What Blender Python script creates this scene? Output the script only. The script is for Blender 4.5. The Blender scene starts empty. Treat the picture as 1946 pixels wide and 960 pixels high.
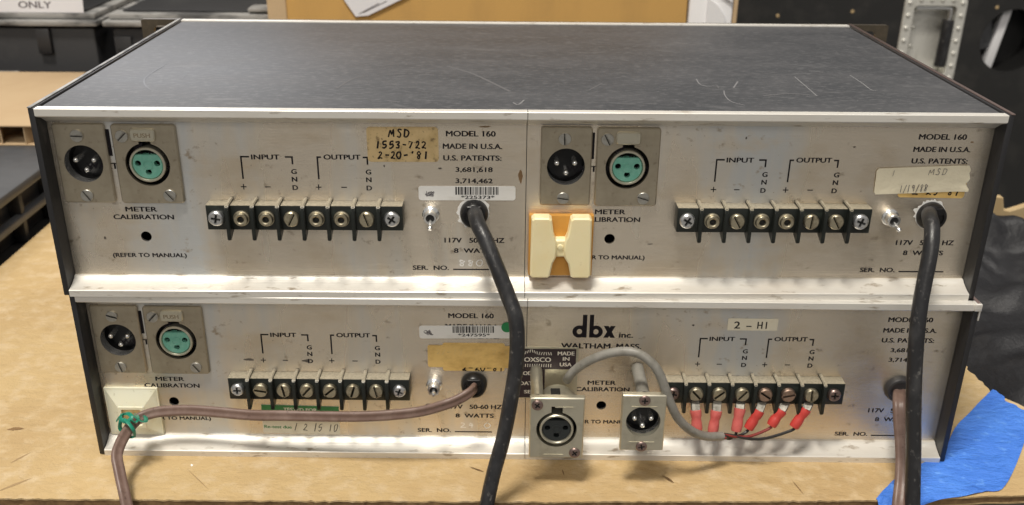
import bpy, bmesh, math, random
from mathutils import Vector, Matrix
from mathutils.geometry import tessellate_polygon
random.seed(7)
SC = bpy.context.scene
COL = SC.collection
S = 0.001                      # everything below is written in millimetres

# ------------------------------------------------------------------ camera
cam_d = bpy.data.cameras.new('camera'); cam = bpy.data.objects.new('camera', cam_d); COL.objects.link(cam)
cam_d.sensor_width = 36.0; cam_d.lens = 36.0 * 1895.43 / 1946.0
cam_d.shift_x = 0.0; cam_d.shift_y = (561.19 - 480.0) / 1946.0
cam_d.clip_start = 0.01; cam_d.clip_end = 60
RX, RY, RZ = -0.4359, -0.0112, -0.0157
Rm = Matrix.Rotation(RZ, 3, 'Z') @ Matrix.Rotation(RX, 3, 'X') @ Matrix.Rotation(RY, 3, 'Y')
right, fwd, up = Rm.col[0].copy(), Rm.col[1].copy(), Rm.col[2].copy()
M3 = Matrix((right, up, -fwd)).transposed()
cam.matrix_world = Matrix.Translation((-0.0114, -0.4282, 0.2912)) @ M3.to_4x4()
cam_d.dof.use_dof = True; cam_d.dof.focus_distance = 0.47; cam_d.dof.aperture_fstop = 16
SC.camera = cam

# ------------------------------------------------------------------ world, lamps, exposure
W = bpy.data.worlds.new('World'); SC.world = W; W.use_nodes = True
bg = W.node_tree.nodes['Background']; bg.inputs[0].default_value = (1.0, 0.97, 0.93, 1); bg.inputs[1].default_value = 0.31

def lamp(name, loc, target, size, power, col):
    d = bpy.data.lights.new(name, 'AREA'); d.shape = 'RECTANGLE'; d.size, d.size_y = size
    d.energy = power; d.color = col
    o = bpy.data.objects.new(name, d); COL.objects.link(o); o.location = loc
    o.rotation_euler = (Vector(target) - Vector(loc)).to_track_quat('-Z', 'Y').to_euler()
    return o
lamp('ceiling_lamp_front', (-0.42, -0.62, 2.6), (0, 0, 0), (0.50, 0.45), 72, (1.0, 0.94, 0.84))
lamp('ceiling_lamp_back', (-1.35, 1.75, 2.9), (0, 0, 0), (0.5, 0.5), 20, (1.0, 0.96, 0.90))
lamp('ceiling_lamp_right', (1.6, 0.9, 2.8), (0, 0, 0), (0.40, 0.40), 20, (1.0, 0.95, 0.88))
lamp('lid_sheen_light', (-3.2, 6.5, 2.6), (-0.2, 0.1, 0.18), (2.6, 1.6), 85, (0.97, 0.97, 1.0))  # unseen light added to give the left of the lid its sheen
lamp('front_fill_light', (-0.3, -3.4, 2.5), (0, 0, 0.1), (2.2, 0.9), 42, (1.0, 0.93, 0.83))  # unseen soft fill added in front to brighten the upright panels

SC.view_settings.view_transform = 'Standard'
SC.view_settings.look = 'None'
SC.view_settings.exposure = 0.0
SC.view_settings.gamma = 1.0
SC.view_settings.use_curve_mapping = False

# ------------------------------------------------------------------ materials
def nn(nt, kind, **kw):
    n = nt.nodes.new(kind)
    for k, v in kw.items(): setattr(n, k, v)
    return n
def ramp(nt, p0, c0, p1, c1):
    r = nn(nt, 'ShaderNodeValToRGB'); e = r.color_ramp.elements
    e[0].position = p0; e[1].position = p1
    e[0].color = (*c0, 1) if len(c0) == 3 else c0; e[1].color = (*c1, 1) if len(c1) == 3 else c1
    return r
MATS = {}
def mat(name, col, rough=0.5, metal=0.0, spots=(), grain=None, aniso=0.0, spec=0.5, rvar=0.0, sss=0.0, coat=0.0, dust=None):
    """spots: (scale xyz, low, high, colour) noise patches of another colour; grain: (scale xyz, strength, distance in m) relief."""
    m = bpy.data.materials.new(name); m.use_nodes = True; nt = m.node_tree; L = nt.links
    b = nt.nodes['Principled BSDF']
    b.inputs['Base Color'].default_value = (*col, 1); b.inputs['Roughness'].default_value = rough
    b.inputs['Metallic'].default_value = metal; b.inputs['Specular IOR Level'].default_value = spec
    b.inputs['Coat Weight'].default_value = coat
    if sss:
        b.inputs['Subsurface Weight'].default_value = sss; b.inputs['Subsurface Radius'].default_value = (0.003, 0.0022, 0.0012); b.inputs['Subsurface Scale'].default_value = 1.0
    tc = nn(nt, 'ShaderNodeTexCoord')
    def noise(scale, detail=4, rgh=0.55):
        mp = nn(nt, 'ShaderNodeMapping'); mp.inputs['Scale'].default_value = scale
        L.new(tc.outputs['Object'], mp.inputs['Vector'])
        t = nn(nt, 'ShaderNodeTexNoise'); t.inputs['Scale'].default_value = 1.0; t.inputs['Detail'].default_value = detail; t.inputs['Roughness'].default_value = rgh
        L.new(mp.outputs[0], t.inputs['Vector']); return t
    cur = None
    for i, (sc, lo, hi, c) in enumerate(spots):
        t = noise(sc, 5, 0.6); r = ramp(nt, lo, (0, 0, 0), hi, (1, 1, 1)); L.new(t.outputs['Fac'], r.inputs[0])
        mx = nn(nt, 'ShaderNodeMix', data_type='RGBA'); L.new(r.outputs[0], mx.inputs['Factor'])
        if cur is None: mx.inputs['A'].default_value = (*col, 1)
        else: L.new(cur, mx.inputs['A'])
        mx.inputs['B'].default_value = (*c, 1); cur = mx.outputs['Result']
        if i == 0 and rvar:
            ma = nn(nt, 'ShaderNodeMath', operation='MULTIPLY_ADD'); L.new(r.outputs[0], ma.inputs[0])
            ma.inputs[1].default_value = rvar; ma.inputs[2].default_value = rough; L.new(ma.outputs[0], b.inputs['Roughness'])
    if dust:                                        # settled dust: lies on faces that look up
        g = nn(nt, 'ShaderNodeNewGeometry'); sx = nn(nt, 'ShaderNodeSeparateXYZ'); L.new(g.outputs['True Normal'], sx.inputs[0])
        r = ramp(nt, 0.35, (0, 0, 0), 0.75, (1, 1, 1)); L.new(sx.outputs['Z'], r.inputs[0])
        t = noise((900, 900, 900), 4, 0.7); r2 = ramp(nt, 0.25, (0.45,) * 3, 0.6, (1,) * 3); L.new(t.outputs['Fac'], r2.inputs[0])
        mu = nn(nt, 'ShaderNodeMath', operation='MULTIPLY'); L.new(r.outputs[0], mu.inputs[0]); L.new(r2.outputs[0], mu.inputs[1])
        mx = nn(nt, 'ShaderNodeMix', data_type='RGBA'); L.new(mu.outputs[0], mx.inputs['Factor'])
        if cur is None: mx.inputs['A'].default_value = (*col, 1)
        else: L.new(cur, mx.inputs['A'])
        mx.inputs['B'].default_value = (*dust, 1); cur = mx.outputs['Result']
    if cur is not None: L.new(cur, b.inputs['Base Color'])
    if grain:
        prev = None
        for sc, st, di in (grain if isinstance(grain, list) else [grain]):
            t = noise(sc, 6, 0.6); bp = nn(nt, 'ShaderNodeBump'); bp.inputs['Strength'].default_value = st; bp.inputs['Distance'].default_value = di
            L.new(t.outputs['Fac'], bp.inputs['Height'])
            if prev: L.new(prev, bp.inputs['Normal'])
            prev = bp.outputs[0]
        L.new(prev, b.inputs['Normal'])
    if aniso:
        b.inputs['Anisotropic'].default_value = aniso
        v = nn(nt, 'ShaderNodeCombineXYZ'); v.inputs[2].default_value = 1.0; L.new(v.outputs[0], b.inputs['Tangent'])
    MATS[name] = m
    return m
G3 = lambda s: (s, s, s)
mat('brushed_aluminium', (0.79, 0.71, 0.59), 0.27, 0.90, [((15, 15, 3), 0.52, 0.64, (0.62, 0.63, 0.625)), ((28, 28, 50), 0.52, 0.80, (0.68, 0.57, 0.42)), ((150, 150, 190), 0.63, 0.74, (0.40, 0.33, 0.25)), ((520, 520, 520), 0.69, 0.75, (0.28, 0.24, 0.18))],  # tall grey patches: reflection streaks put into the base colour
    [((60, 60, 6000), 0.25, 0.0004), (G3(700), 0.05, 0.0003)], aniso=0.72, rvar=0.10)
mat('rail_aluminium', (0.70, 0.68, 0.635), 0.38, 0.35, [((14, 60, 90), 0.50, 0.72, (0.60, 0.56, 0.50)), ((70, 220, 260), 0.60, 0.70, (0.34, 0.29, 0.23)), ((30, 30, 30), 0.66, 0.76, (0.42, 0.37, 0.30))],
    [((8, 1500, 1500), 0.16, 0.0004), (G3(420), 0.10, 0.0004)], rvar=0.14)
mat('black_lid_paint', (0.035, 0.037, 0.042), 0.50, 0.0, [((18, 45, 10), 0.40, 0.80, (0.064, 0.064, 0.069)), ((220, 420, 200), 0.50, 0.78, (0.10, 0.10, 0.105)), ((40, 130, 40), 0.60, 0.78, (0.10, 0.10, 0.104)), ((800, 800, 800), 0.66, 0.76, (0.19, 0.19, 0.195))],
    [(G3(1300), 0.30, 0.0003)], rvar=0.05, spec=0.5)
mat('black_side_paint', (0.016, 0.016, 0.018), 0.42, 0.0, [((60, 60, 60), 0.62, 0.76, (0.06, 0.058, 0.055))], (G3(900), 0.2, 0.0003))
mat('nickel_plate', (0.44, 0.39, 0.30), 0.40, 0.80, [((90, 90, 90), 0.45, 0.75, (0.34, 0.295, 0.22)), ((260, 260, 260), 0.60, 0.75, (0.24, 0.20, 0.15))], (G3(1400), 0.14, 0.0003), rvar=0.1)
mat('pale_nickel', (0.62, 0.59, 0.48), 0.36, 0.85, [((110, 110, 110), 0.5, 0.75, (0.46, 0.43, 0.34))], (G3(1200), 0.14, 0.0003), rvar=0.14)
mat('chrome', (0.88, 0.88, 0.87), 0.22, 0.9, [(G3(300), 0.55, 0.75, (0.6, 0.58, 0.54))])
mat('steel_screw', (0.50, 0.49, 0.45), 0.38, 0.9, [(G3(400), 0.5, 0.72, (0.32, 0.30, 0.26))], (G3(900), 0.2, 0.0003))
mat('zinc_screw', (0.74, 0.75, 0.76), 0.28, 0.95, [(G3(500), 0.55, 0.75, (0.5, 0.49, 0.46))])
mat('brass_screw', (0.50, 0.45, 0.33), 0.36, 0.9, [(G3(400), 0.45, 0.7, (0.34, 0.29, 0.20))], (G3(900), 0.2, 0.0003))
mat('copper_screw', (0.44, 0.31, 0.24), 0.38, 0.9, [(G3(400), 0.45, 0.7, (0.28, 0.20, 0.15))])
mat('bronze_screw', (0.30, 0.22, 0.20), 0.34, 0.9)
mat('black_plastic', (0.009, 0.009, 0.010), 0.34, 0.0, [(G3(250), 0.6, 0.8, (0.03, 0.03, 0.03))], spec=0.35)
mat('cavity_black', (0.006, 0.006, 0.006), 0.6)
mat('phenolic', (0.010, 0.0125, 0.0105), 0.36, 0.0, [(G3(160), 0.55, 0.8, (0.032, 0.042, 0.034))], (G3(800), 0.1, 0.0003), dust=(0.36, 0.32, 0.24))
mat('aqua_insert', (0.14, 0.39, 0.30), 0.35, 0.0, [(G3(300), 0.45, 0.75, (0.22, 0.46, 0.37)), (G3(500), 0.6, 0.75, (0.09, 0.24, 0.19))], sss=0.0)
mat('black_insert', (0.02, 0.024, 0.025), 0.35)
mat('ink', (0.010, 0.008, 0.011), 0.7, spec=0.2)
mat('pencil', (0.12, 0.11, 0.12), 0.7)
mat('pale_ink', (0.70, 0.66, 0.58), 0.5)
mat('bare_metal', (0.93, 0.92, 0.89), 0.4, 0.1)
mat('white_label', (0.80, 0.79, 0.76), 0.5, 0.0, [((60, 60, 160), 0.55, 0.8, (0.66, 0.64, 0.58))])
mat('tan_label', (0.66, 0.49, 0.25), 0.6, 0.0, [((120, 120, 120), 0.45, 0.7, (0.50, 0.36, 0.16)), ((240, 240, 240), 0.58, 0.70, (0.22, 0.15, 0.07)), ((600, 600, 600), 0.62, 0.72, (0.16, 0.11, 0.06))])
mat('gold_label', (0.74, 0.50, 0.17), 0.55, 0.0, [((100, 100, 160), 0.45, 0.75, (0.52, 0.32, 0.09))], ((200, 200, 200), 0.2, 0.001))
mat('cream_label', (0.80, 0.73, 0.55), 0.55, 0.0, [((60, 60, 60), 0.58, 0.8, (0.68, 0.55, 0.33))], ((120, 120, 170), 0.5, 0.0015))
mat('ivory_label', (0.74, 0.69, 0.55), 0.5, 0.0, [((90, 90, 90), 0.55, 0.8, (0.62, 0.55, 0.40))])
mat('green_print', (0.03, 0.20, 0.06), 0.45)
mat('green_dot', (0.02, 0.24, 0.08), 0.5)
mat('nameplate_brown', (0.030, 0.018, 0.024), 0.35)
mat('ivory_nylon', (0.86, 0.76, 0.47), 0.34, 0.0, [((60, 60, 60), 0.45, 0.8, (0.82, 0.68, 0.37)), ((300, 300, 300), 0.64, 0.74, (0.58, 0.44, 0.22))], (G3(500), 0.1, 0.0004), sss=0.12)
mat('pale_nylon', (0.83, 0.81, 0.64), 0.36, 0.0, [((60, 60, 60), 0.5, 0.8, (0.70, 0.63, 0.40)), ((300, 300, 300), 0.62, 0.74, (0.50, 0.44, 0.28))], sss=0.12)
mat('amber_foam', (0.56, 0.27, 0.045), 0.5, 0.0, [((80, 80, 80), 0.45, 0.8, (0.42, 0.19, 0.03))])
mat('black_rubber', (0.018, 0.018, 0.020), 0.36, 0.0, [((120, 120, 60), 0.5, 0.75, (0.045, 0.045, 0.047)), ((380, 380, 260), 0.60, 0.72, (0.12, 0.115, 0.11))], [((500, 500, 120), 0.35, 0.0005), (G3(60), 0.2, 0.002)], rvar=0.18)
mat('brown_vinyl', (0.165, 0.105, 0.085), 0.42, 0.0, [((150, 150, 150), 0.45, 0.75, (0.23, 0.16, 0.135)), ((500, 500, 500), 0.60, 0.72, (0.10, 0.062, 0.05))], (G3(500), 0.08, 0.0004))
mat('grey_vinyl', (0.25, 0.24, 0.215), 0.46, 0.0, [((130, 130, 130), 0.42, 0.66, (0.17, 0.16, 0.135)), ((400, 400, 400), 0.62, 0.72, (0.12, 0.11, 0.10))], (G3(400), 0.12, 0.0005))
mat('red_vinyl', (0.52, 0.055, 0.045), 0.32, 0.0, [((160, 160, 160), 0.5, 0.8, (0.40, 0.04, 0.035))], (G3(260), 0.25, 0.0006), sss=0.1)
mat('pink_vinyl', (0.58, 0.135, 0.12), 0.32, 0.0, [((160, 160, 160), 0.5, 0.8, (0.44, 0.055, 0.05))], (G3(260), 0.25, 0.0006), sss=0.1)
mat('wire_red', (0.20, 0.018, 0.014), 0.4)
mat('wire_black', (0.015, 0.014, 0.014), 0.4)
mat('green_twist', (0.012, 0.23, 0.15), 0.4)
mat('cardboard', (0.535, 0.39, 0.20), 0.85, 0.0, [((9, 9, 9), 0.40, 0.72, (0.465, 0.325, 0.165)), ((90, 90, 90), 0.48, 0.70, (0.59, 0.455, 0.28)), ((22, 30, 22), 0.58, 0.74, (0.43, 0.295, 0.14)), ((6, 16, 6), 0.56, 0.66, (0.47, 0.33, 0.165)), ((320, 320, 320), 0.66, 0.78, (0.40, 0.26, 0.12))],
    [((70, 110, 70), 0.6, 0.004), (G3(300), 0.35, 0.001), (G3(1100), 0.3, 0.0004)], spec=0.2)
mat('box_cardboard', (0.50, 0.30, 0.10), 0.85, 0.0, [((20, 20, 6), 0.45, 0.75, (0.41, 0.25, 0.09))], (G3(300), 0.1, 0.001), spec=0.2)
mat('pad_cardboard', (0.47, 0.345, 0.21), 0.85, 0.0, [((15, 15, 15), 0.45, 0.75, (0.43, 0.305, 0.18))], (G3(300), 0.1, 0.001), spec=0.2)
mat('torn_core', (0.25, 0.15, 0.065), 0.9, 0.0, [((300, 300, 300), 0.4, 0.7, (0.14, 0.08, 0.035))])
mat('blue_tape', (0.055, 0.20, 0.72), 0.55, 0.0, [((40, 40, 40), 0.45, 0.75, (0.075, 0.25, 0.80)), ((160, 160, 160), 0.58, 0.75, (0.15, 0.36, 0.85)), ((55, 60, 55), 0.68, 0.76, (0.10, 0.16, 0.34)), ((24, 40, 24), 0.56, 0.72, (0.035, 0.145, 0.58))],
    [((90, 160, 90), 0.8, 0.004), ((26, 60, 26), 0.6, 0.006), ((1200, 300, 1200), 0.25, 0.0005)], spec=0.4)
mat('black_laminate', (0.015, 0.015, 0.015), 0.5, 0.0, [((25, 25, 25), 0.5, 0.75, (0.034, 0.032, 0.030)), ((160, 160, 160), 0.68, 0.76, (0.10, 0.095, 0.085))], (G3(600), 0.25, 0.0005))
mat('black_vinyl', (0.009, 0.009, 0.011), 0.44, 0.0, [((40, 40, 40), 0.55, 0.8, (0.025, 0.025, 0.027))], [((30, 60, 30), 0.25, 0.004), ((150, 70, 150), 0.35, 0.003), (G3(600), 0.15, 0.0005)], rvar=0.12)
mat('grey_plastic', (0.075, 0.078, 0.084), 0.42, 0.0, [((30, 30, 30), 0.45, 0.75, (0.05, 0.052, 0.056))], (G3(500), 0.12, 0.0005))
mat('bin_plastic', (0.024, 0.024, 0.026), 0.45, 0.0, [((16, 16, 16), 0.5, 0.8, (0.05, 0.05, 0.05))], (G3(200), 0.1, 0.001))
mat('lid_plastic', (0.30, 0.295, 0.285), 0.5, 0.0, [((16, 30, 60), 0.46, 0.60, (0.07, 0.07, 0.07))])
mat('white_paper', (0.76, 0.76, 0.80), 0.6)
mat('white_foam', (0.78, 0.78, 0.80), 0.5)
mat('dish_metal', (0.76, 0.75, 0.70), 0.34, 0.5, [((60, 60, 40), 0.52, 0.75, (0.50, 0.49, 0.44))], (G3(120), 0.25, 0.002), rvar=0.15)
mat('ear_metal', (0.085, 0.07, 0.05), 0.36, 0.35, [((70, 70, 70), 0.5, 0.7, (0.14, 0.11, 0.075))])
mat('dull_tin', (0.30, 0.285, 0.25), 0.5, 0.6, [(G3(500), 0.45, 0.7, (0.16, 0.15, 0.13))])
mat('crease_brown', (0.36, 0.245, 0.125), 0.9)
mat('embossing', (0.27, 0.215, 0.14), 0.6)
mat('bushing_grey', (0.035, 0.034, 0.036), 0.45)
mat('concrete', (0.30, 0.29, 0.27), 0.7, 0.0, [((2, 2, 2), 0.4, 0.7, (0.22, 0.21, 0.20))], (G3(60), 0.2, 0.003))
mat('wood_scrap', (0.44, 0.33, 0.18), 0.8, 0.0, [((60, 60, 12), 0.45, 0.75, (0.42, 0.27, 0.12))])

# ------------------------------------------------------------------ builders (millimetres in, metres out)
def mesh_of(bm, name, m=None, sharp=35):
    bmesh.ops.scale(bm, vec=(S, S, S), verts=bm.verts)
    bmesh.ops.recalc_face_normals(bm, faces=bm.faces)
    me = bpy.data.meshes.new(name); bm.to_mesh(me); bm.free()
    if m: me.materials.append(MATS[m])
    me.polygons.foreach_set('use_smooth', [True] * len(me.polygons))
    me.set_sharp_from_angle(angle=math.radians(sharp))
    return me
def link(name, me, parent=None, loc=(0, 0, 0), rot=(0, 0, 0)):
    o = bpy.data.objects.new(name, me); COL.objects.link(o)
    if parent: o.parent = parent
    o.location = Vector(loc) * S; o.rotation_euler = rot
    return o
def obj(name, bm, m, parent=None, loc=(0, 0, 0), rot=(0, 0, 0), sharp=35):
    return link(name, mesh_of(bm, name, m, sharp), parent, loc, rot)
def tag(o, label, cat, group=None):
    o['label'] = label; o['category'] = cat
    if group: o['group'] = group
    return o
def thing(name, label, cat, loc=(0, 0, 0), rz=0, group=None):
    o = bpy.data.objects.new(name, None); COL.objects.link(o); o.empty_display_size = 0.02
    o.location = Vector(loc) * S; o.rotation_euler = (0, 0, rz)
    return tag(o, label, cat, group)
def structure(o): o['kind'] = 'structure'; return o

def add_box(bm, x0, x1, y0, y1, z0, z1, bev=0.0, seg=2):
    r = bmesh.ops.create_cube(bm, size=1.0); vs = r['verts']
    for v in vs:
        v.co = Vector(((x0 + x1) / 2 + v.co.x * (x1 - x0), (y0 + y1) / 2 + v.co.y * (y1 - y0), (z0 + z1) / 2 + v.co.z * (z1 - z0)))
    if bev:
        es = list({e for v in vs for e in v.link_edges})
        bmesh.ops.bevel(bm, geom=es, offset=bev, segments=seg, affect='EDGES', profile=0.5)
    return bm
def box(*a, **k): return add_box(bmesh.new(), *a, **k)
def circ(cx, cz, r, n=32, a0=0.0): return [(cx + r * math.cos(a0 + 2 * math.pi * i / n), cz + r * math.sin(a0 + 2 * math.pi * i / n)) for i in range(n)]
def rrect(x0, x1, z0, z1, r, n=5):
    out = []
    for cx, cz, a in ((x1 - r, z1 - r, 0), (x0 + r, z1 - r, 90), (x0 + r, z0 + r, 180), (x1 - r, z0 + r, 270)):
        for i in range(n + 1):
            t = math.radians(a + 90 * i / n); out.append((cx + r * math.cos(t), cz + r * math.sin(t)))
    return out
def add_plate(bm, outer, holes, y0, y1, bev=0.0):
    """Flat plate in the XZ plane, front at y0, back at y1, with real holes; bev rounds the front outer rim."""
    loops = [outer] + list(holes)
    polys = [[Vector((p[0], 0, p[1])) for p in lp] for lp in loops]
    flat = [p for lp in loops for p in lp]
    def inset(lp, d):
        c = Vector((sum(p[0] for p in lp) / len(lp), sum(p[1] for p in lp) / len(lp))); n = len(lp); out = []
        area = sum(lp[i][0] * lp[(i + 1) % n][1] - lp[(i + 1) % n][0] * lp[i][1] for i in range(n)); sg = 1 if area > 0 else -1
        for i in range(n):
            a, b, cc = Vector(lp[i - 1]), Vector(lp[i]), Vector(lp[(i + 1) % n])
            d1 = (b - a).normalized() if (b - a).length > 1e-9 else Vector((0, 0)); d2 = (cc - b).normalized() if (cc - b).length > 1e-9 else d1
            nrm = Vector((-(d1.y + d2.y), d1.x + d2.x)) * sg
            nrm = nrm.normalized() if nrm.length > 1e-9 else Vector((0, 0))
            out.append((b.x + nrm.x * d, b.y + nrm.y * d))
        return out
    no = len(outer)
    fr_pts = (inset(outer, bev) if bev else list(outer)) + flat[no:]
    fr = [bm.verts.new((p[0], y0, p[1])) for p in fr_pts]
    bk = [bm.verts.new((p[0], y1, p[1])) for p in flat]
    mid = [bm.verts.new((p[0], y0 + bev, p[1])) for p in outer] if bev else fr[:no]
    for t in tessellate_polygon([[Vector((p[0], p[1], 0)) for p in fr_pts[:no]]] + [[Vector((p[0], p[1], 0)) for p in h] for h in holes]):
        try: bm.faces.new([fr[i] for i in t])
        except ValueError: pass
        try: bm.faces.new([bk[i] for i in reversed(t)])
        except ValueError: pass
    base = 0
    for li, lp in enumerate(loops):
        n = len(lp)
        for i in range(n):
            j = (i + 1) % n
            if li == 0:
                bm.faces.new((mid[i], mid[j], bk[j], bk[i]))
                if bev: bm.faces.new((fr[i], fr[j], mid[j], mid[i]))
            else:
                bm.faces.new((fr[base + i], fr[base + j], bk[base + j], bk[base + i]))
        base += n
    return bm
def plate(*a, **k): return add_plate(bmesh.new(), *a, **k)
def add_lathe(bm, prof, n=24, c=(0, 0)):
    """prof: (radius, y) pairs turned round the Y axis."""
    rings = []
    for r, y in prof:
        if r < 1e-6: rings.append([bm.verts.new((c[0], y, c[1]))])
        else: rings.append([bm.verts.new((c[0] + r * math.cos(2 * math.pi * i / n), y, c[1] + r * math.sin(2 * math.pi * i / n))) for i in range(n)])
    for a, b in zip(rings, rings[1:]):
        for i in range(n):
            j = (i + 1) % n
            if len(a) == 1 and len(b) == 1: continue
            if len(a) == 1: bm.faces.new((a[0], b[i], b[j]))
            elif len(b) == 1: bm.faces.new((a[i], a[j], b[0]))
            else: bm.faces.new((a[i], a[j], b[j], b[i]))
    return bm
def lathe(*a, **k): return add_lathe(bmesh.new(), *a, **k)
def smooth_path(pts, sub=6):
    P = [Vector(p) for p in pts]; out = []
    for i in range(len(P) - 1):
        p0 = P[i - 1] if i else P[0] * 2 - P[1]; p1, p2 = P[i], P[i + 1]; p3 = P[i + 2] if i + 2 < len(P) else P[-1] * 2 - P[-2]
        for k in range(sub):
            t = k / sub
            out.append(0.5 * ((2 * p1) + (p2 - p0) * t + (2 * p0 - 5 * p1 + 4 * p2 - p3) * t * t + (3 * p1 - p0 - 3 * p2 + p3) * t ** 3))
    out.append(P[-1]); return out
def add_tube(bm, pts, prof, ref=(0, 0, 1), cap=True, twist=0.0):
    """Sweep a closed 2-D profile along a path; ref is the first side direction."""
    n = len(prof); rings = []; side = Vector(ref)
    for i, p in enumerate(pts):
        t = (pts[min(i + 1, len(pts) - 1)] - pts[max(i - 1, 0)]).normalized()
        side = side - t * side.dot(t)
        side = side.normalized() if side.length > 1e-6 else t.orthogonal().normalized()
        b = t.cross(side); w = twist * i / max(1, len(pts) - 1); c, s = math.cos(w), math.sin(w)
        rings.append([bm.verts.new(p + (side * c + b * s) * u + (b * c - side * s) * v) for u, v in prof])
    for a, b in zip(rings, rings[1:]):
        for i in range(n): bm.faces.new((a[i], a[(i + 1) % n], b[(i + 1) % n], b[i]))
    if cap: bm.faces.new(rings[0][::-1]); bm.faces.new(rings[-1])
    return bm
def tube(pts, r, n=14, sub=6, **k):
    return add_tube(bmesh.new(), smooth_path(pts, sub) if sub > 1 else [Vector(p) for p in pts], circ(0, 0, r, n), **k)
def twin(r, off, n=10):
    out = []
    for sgn in (1, -1):
        for i in range(n + 1):
            a = math.radians(-125 + 250 * i / n) + (0 if sgn > 0 else math.pi); out.append((sgn * off + r * math.cos(a), r * math.sin(a)))
    return out
def add_prism(bm, poly, x0, x1):
    """Profile (y, z) pushed along X."""
    a = [bm.verts.new((x0, y, z)) for y, z in poly]; b = [bm.verts.new((x1, y, z)) for y, z in poly]; n = len(poly)
    bm.faces.new(a); bm.faces.new(b[::-1])
    for i in range(n): bm.faces.new((a[i], a[(i + 1) % n], b[(i + 1) % n], b[i]))
    return bm
def prism(*a): return add_prism(bmesh.new(), *a)
_lay = [0]
def add_ribbon(bm, pts, w, y):
    """Ink or scratch line on an XZ face."""
    P = [Vector((p[0], p[1])) for p in pts]
    _lay[0] = (_lay[0] + 1) % 9; y = y - 0.004 * _lay[0]
    prev = None
    for i, p in enumerate(P):
        d = (P[min(i + 1, len(P) - 1)] - P[max(i - 1, 0)]);  d = d.normalized() if d.length > 1e-9 else Vector((1, 0))
        nr = Vector((-d.y, d.x)) * (w / 2)
        cur = (bm.verts.new((p.x + nr.x, y, p.y + nr.y)), bm.verts.new((p.x - nr.x, y, p.y - nr.y)))
        if prev: bm.faces.new((prev[0], prev[1], cur[1], cur[0]))
        prev = cur
    return bm
TEXTC = {}
def text_bm(s, x0, x1, z, h, y, bold=0.05):
    """Lettering fitted between x0 and x1, standing on z, cap height h."""
    if s not in TEXTC:
        cu = bpy.data.curves.new('lettering', 'FONT'); cu.body = s; cu.size = 1.0; cu.resolution_u = 4
        o = bpy.data.objects.new('lettering', cu); me = bpy.data.meshes.new_from_object(o)
        vs = [v.co[:2] for v in me.vertices]; fs = [tuple(p.vertices) for p in me.polygons]
        bpy.data.objects.remove(o); bpy.data.curves.remove(cu); bpy.data.meshes.remove(me); TEXTC[s] = (vs, fs)
    vs, fs = TEXTC[s]
    xa = min(v[0] for v in vs); xb = max(v[0] for v in vs); cap = 0.729
    bm = bmesh.new(); e = bold * h
    for k, (dx, dz) in enumerate(((0, 0), (-e, 0), (e, 0), (0, e * 0.6))):     # heavier strokes: shifted copies, each a hair in front
        V = [bm.verts.new((x0 + (v[0] - xa) / (xb - xa) * (x1 - x0) + dx, y - 0.004 * k, z + v[1] / cap * h + dz)) for v in vs]
        for f in fs:
            try: bm.faces.new([V[i] for i in f])
            except ValueError: pass
    return bm
def letter(name, s, x0, x1, z, h, y, m, parent, bold=0.05):
    return obj(name, text_bm(s, x0, x1, z, h, y, bold), m, parent)
STROKES = {'0': [[(.5, 1), (.15, .8), (.05, .4), (.3, 0), (.7, .1), (.9, .55), (.75, .9), (.5, 1)]], '1': [[(.5, 1.05), (.45, -.05)]],
 '2': [[(.1, .8), (.4, 1), (.75, .8), (.5, .4), (.1, .05), (.5, .12), (.95, 0)]], '3': [[(.1, .9), (.6, 1), (.75, .75), (.35, .55), (.75, .4), (.6, .05), (.1, .1)]],
 '5': [[(.85, 1), (.25, .95), (.2, .55), (.65, .6), (.75, .25), (.45, 0), (.1, .1)]], '7': [[(.05, .95), (.8, .95), (.35, 0)]],
 '8': [[(.7, .85), (.35, 1), (.2, .75), (.7, .35), (.5, 0), (.2, .2), (.75, .7), (.7, .85)]], '9': [[(.75, .8), (.4, 1), (.2, .7), (.5, .5), (.75, .8), (.65, 0)]],
 '4': [[(.3, 1), (.1, .45), (.8, .5)], [(.65, .9), (.6, 0)]], '-': [[(.1, .5), (.9, .52)]], '/': [[(.75, 1.1), (.2, -.15)]], "'": [[(.6, 1.1), (.4, .75)]], '.': [[(.4, .1), (.5, 0)]],
 'M': [[(0, 0), (.15, .9), (.45, .3), (.75, .95), (.9, 0)]], 'S': [[(.85, .85), (.5, 1), (.25, .75), (.7, .4), (.5, 0), (.1, .1)]], 'D': [[(.2, 1), (.2, 0)], [(.1, .95), (.7, .85), (.9, .45), (.6, .05), (.15, 0)]],
 ' ': [], 'O': [[(.5, 1), (.1, .7), (.15, .15), (.6, 0), (.9, .5), (.5, 1)]]}
def hand_bm(bm, s, x, z, h, w, pen, y, slant=0.12):
    for ch in s:
        for st in STROKES.get(ch, []):
            pts = [(x + w * (u * 0.8 + slant * v + random.uniform(-.07, .07)), z + h * v + random.uniform(-.05, .05) * h) for u, v in st]
            if len(pts) > 3: pts = [(p.x, p.y) for p in smooth_path([(a, b, 0) for a, b in pts], 4)]
            add_ribbon(bm, pts, pen * random.uniform(.85, 1.2), y)
        x += w * random.uniform(.93, 1.07)
    return bm

# ------------------------------------------------------------------ the setting
me = bpy.data.meshes.new('floor')
me.from_pydata([(-8, -6, -0.9), (8, -6, -0.9), (8, 10, -0.9), (-8, 10, -0.9)], [], [(0, 1, 2, 3)]); me.materials.append(MATS['concrete'])
structure(link('floor', me))
structure(obj('table_top', box(-720, 420, -46, 640, -899, -5.2, bev=2), 'black_laminate'))

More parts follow.
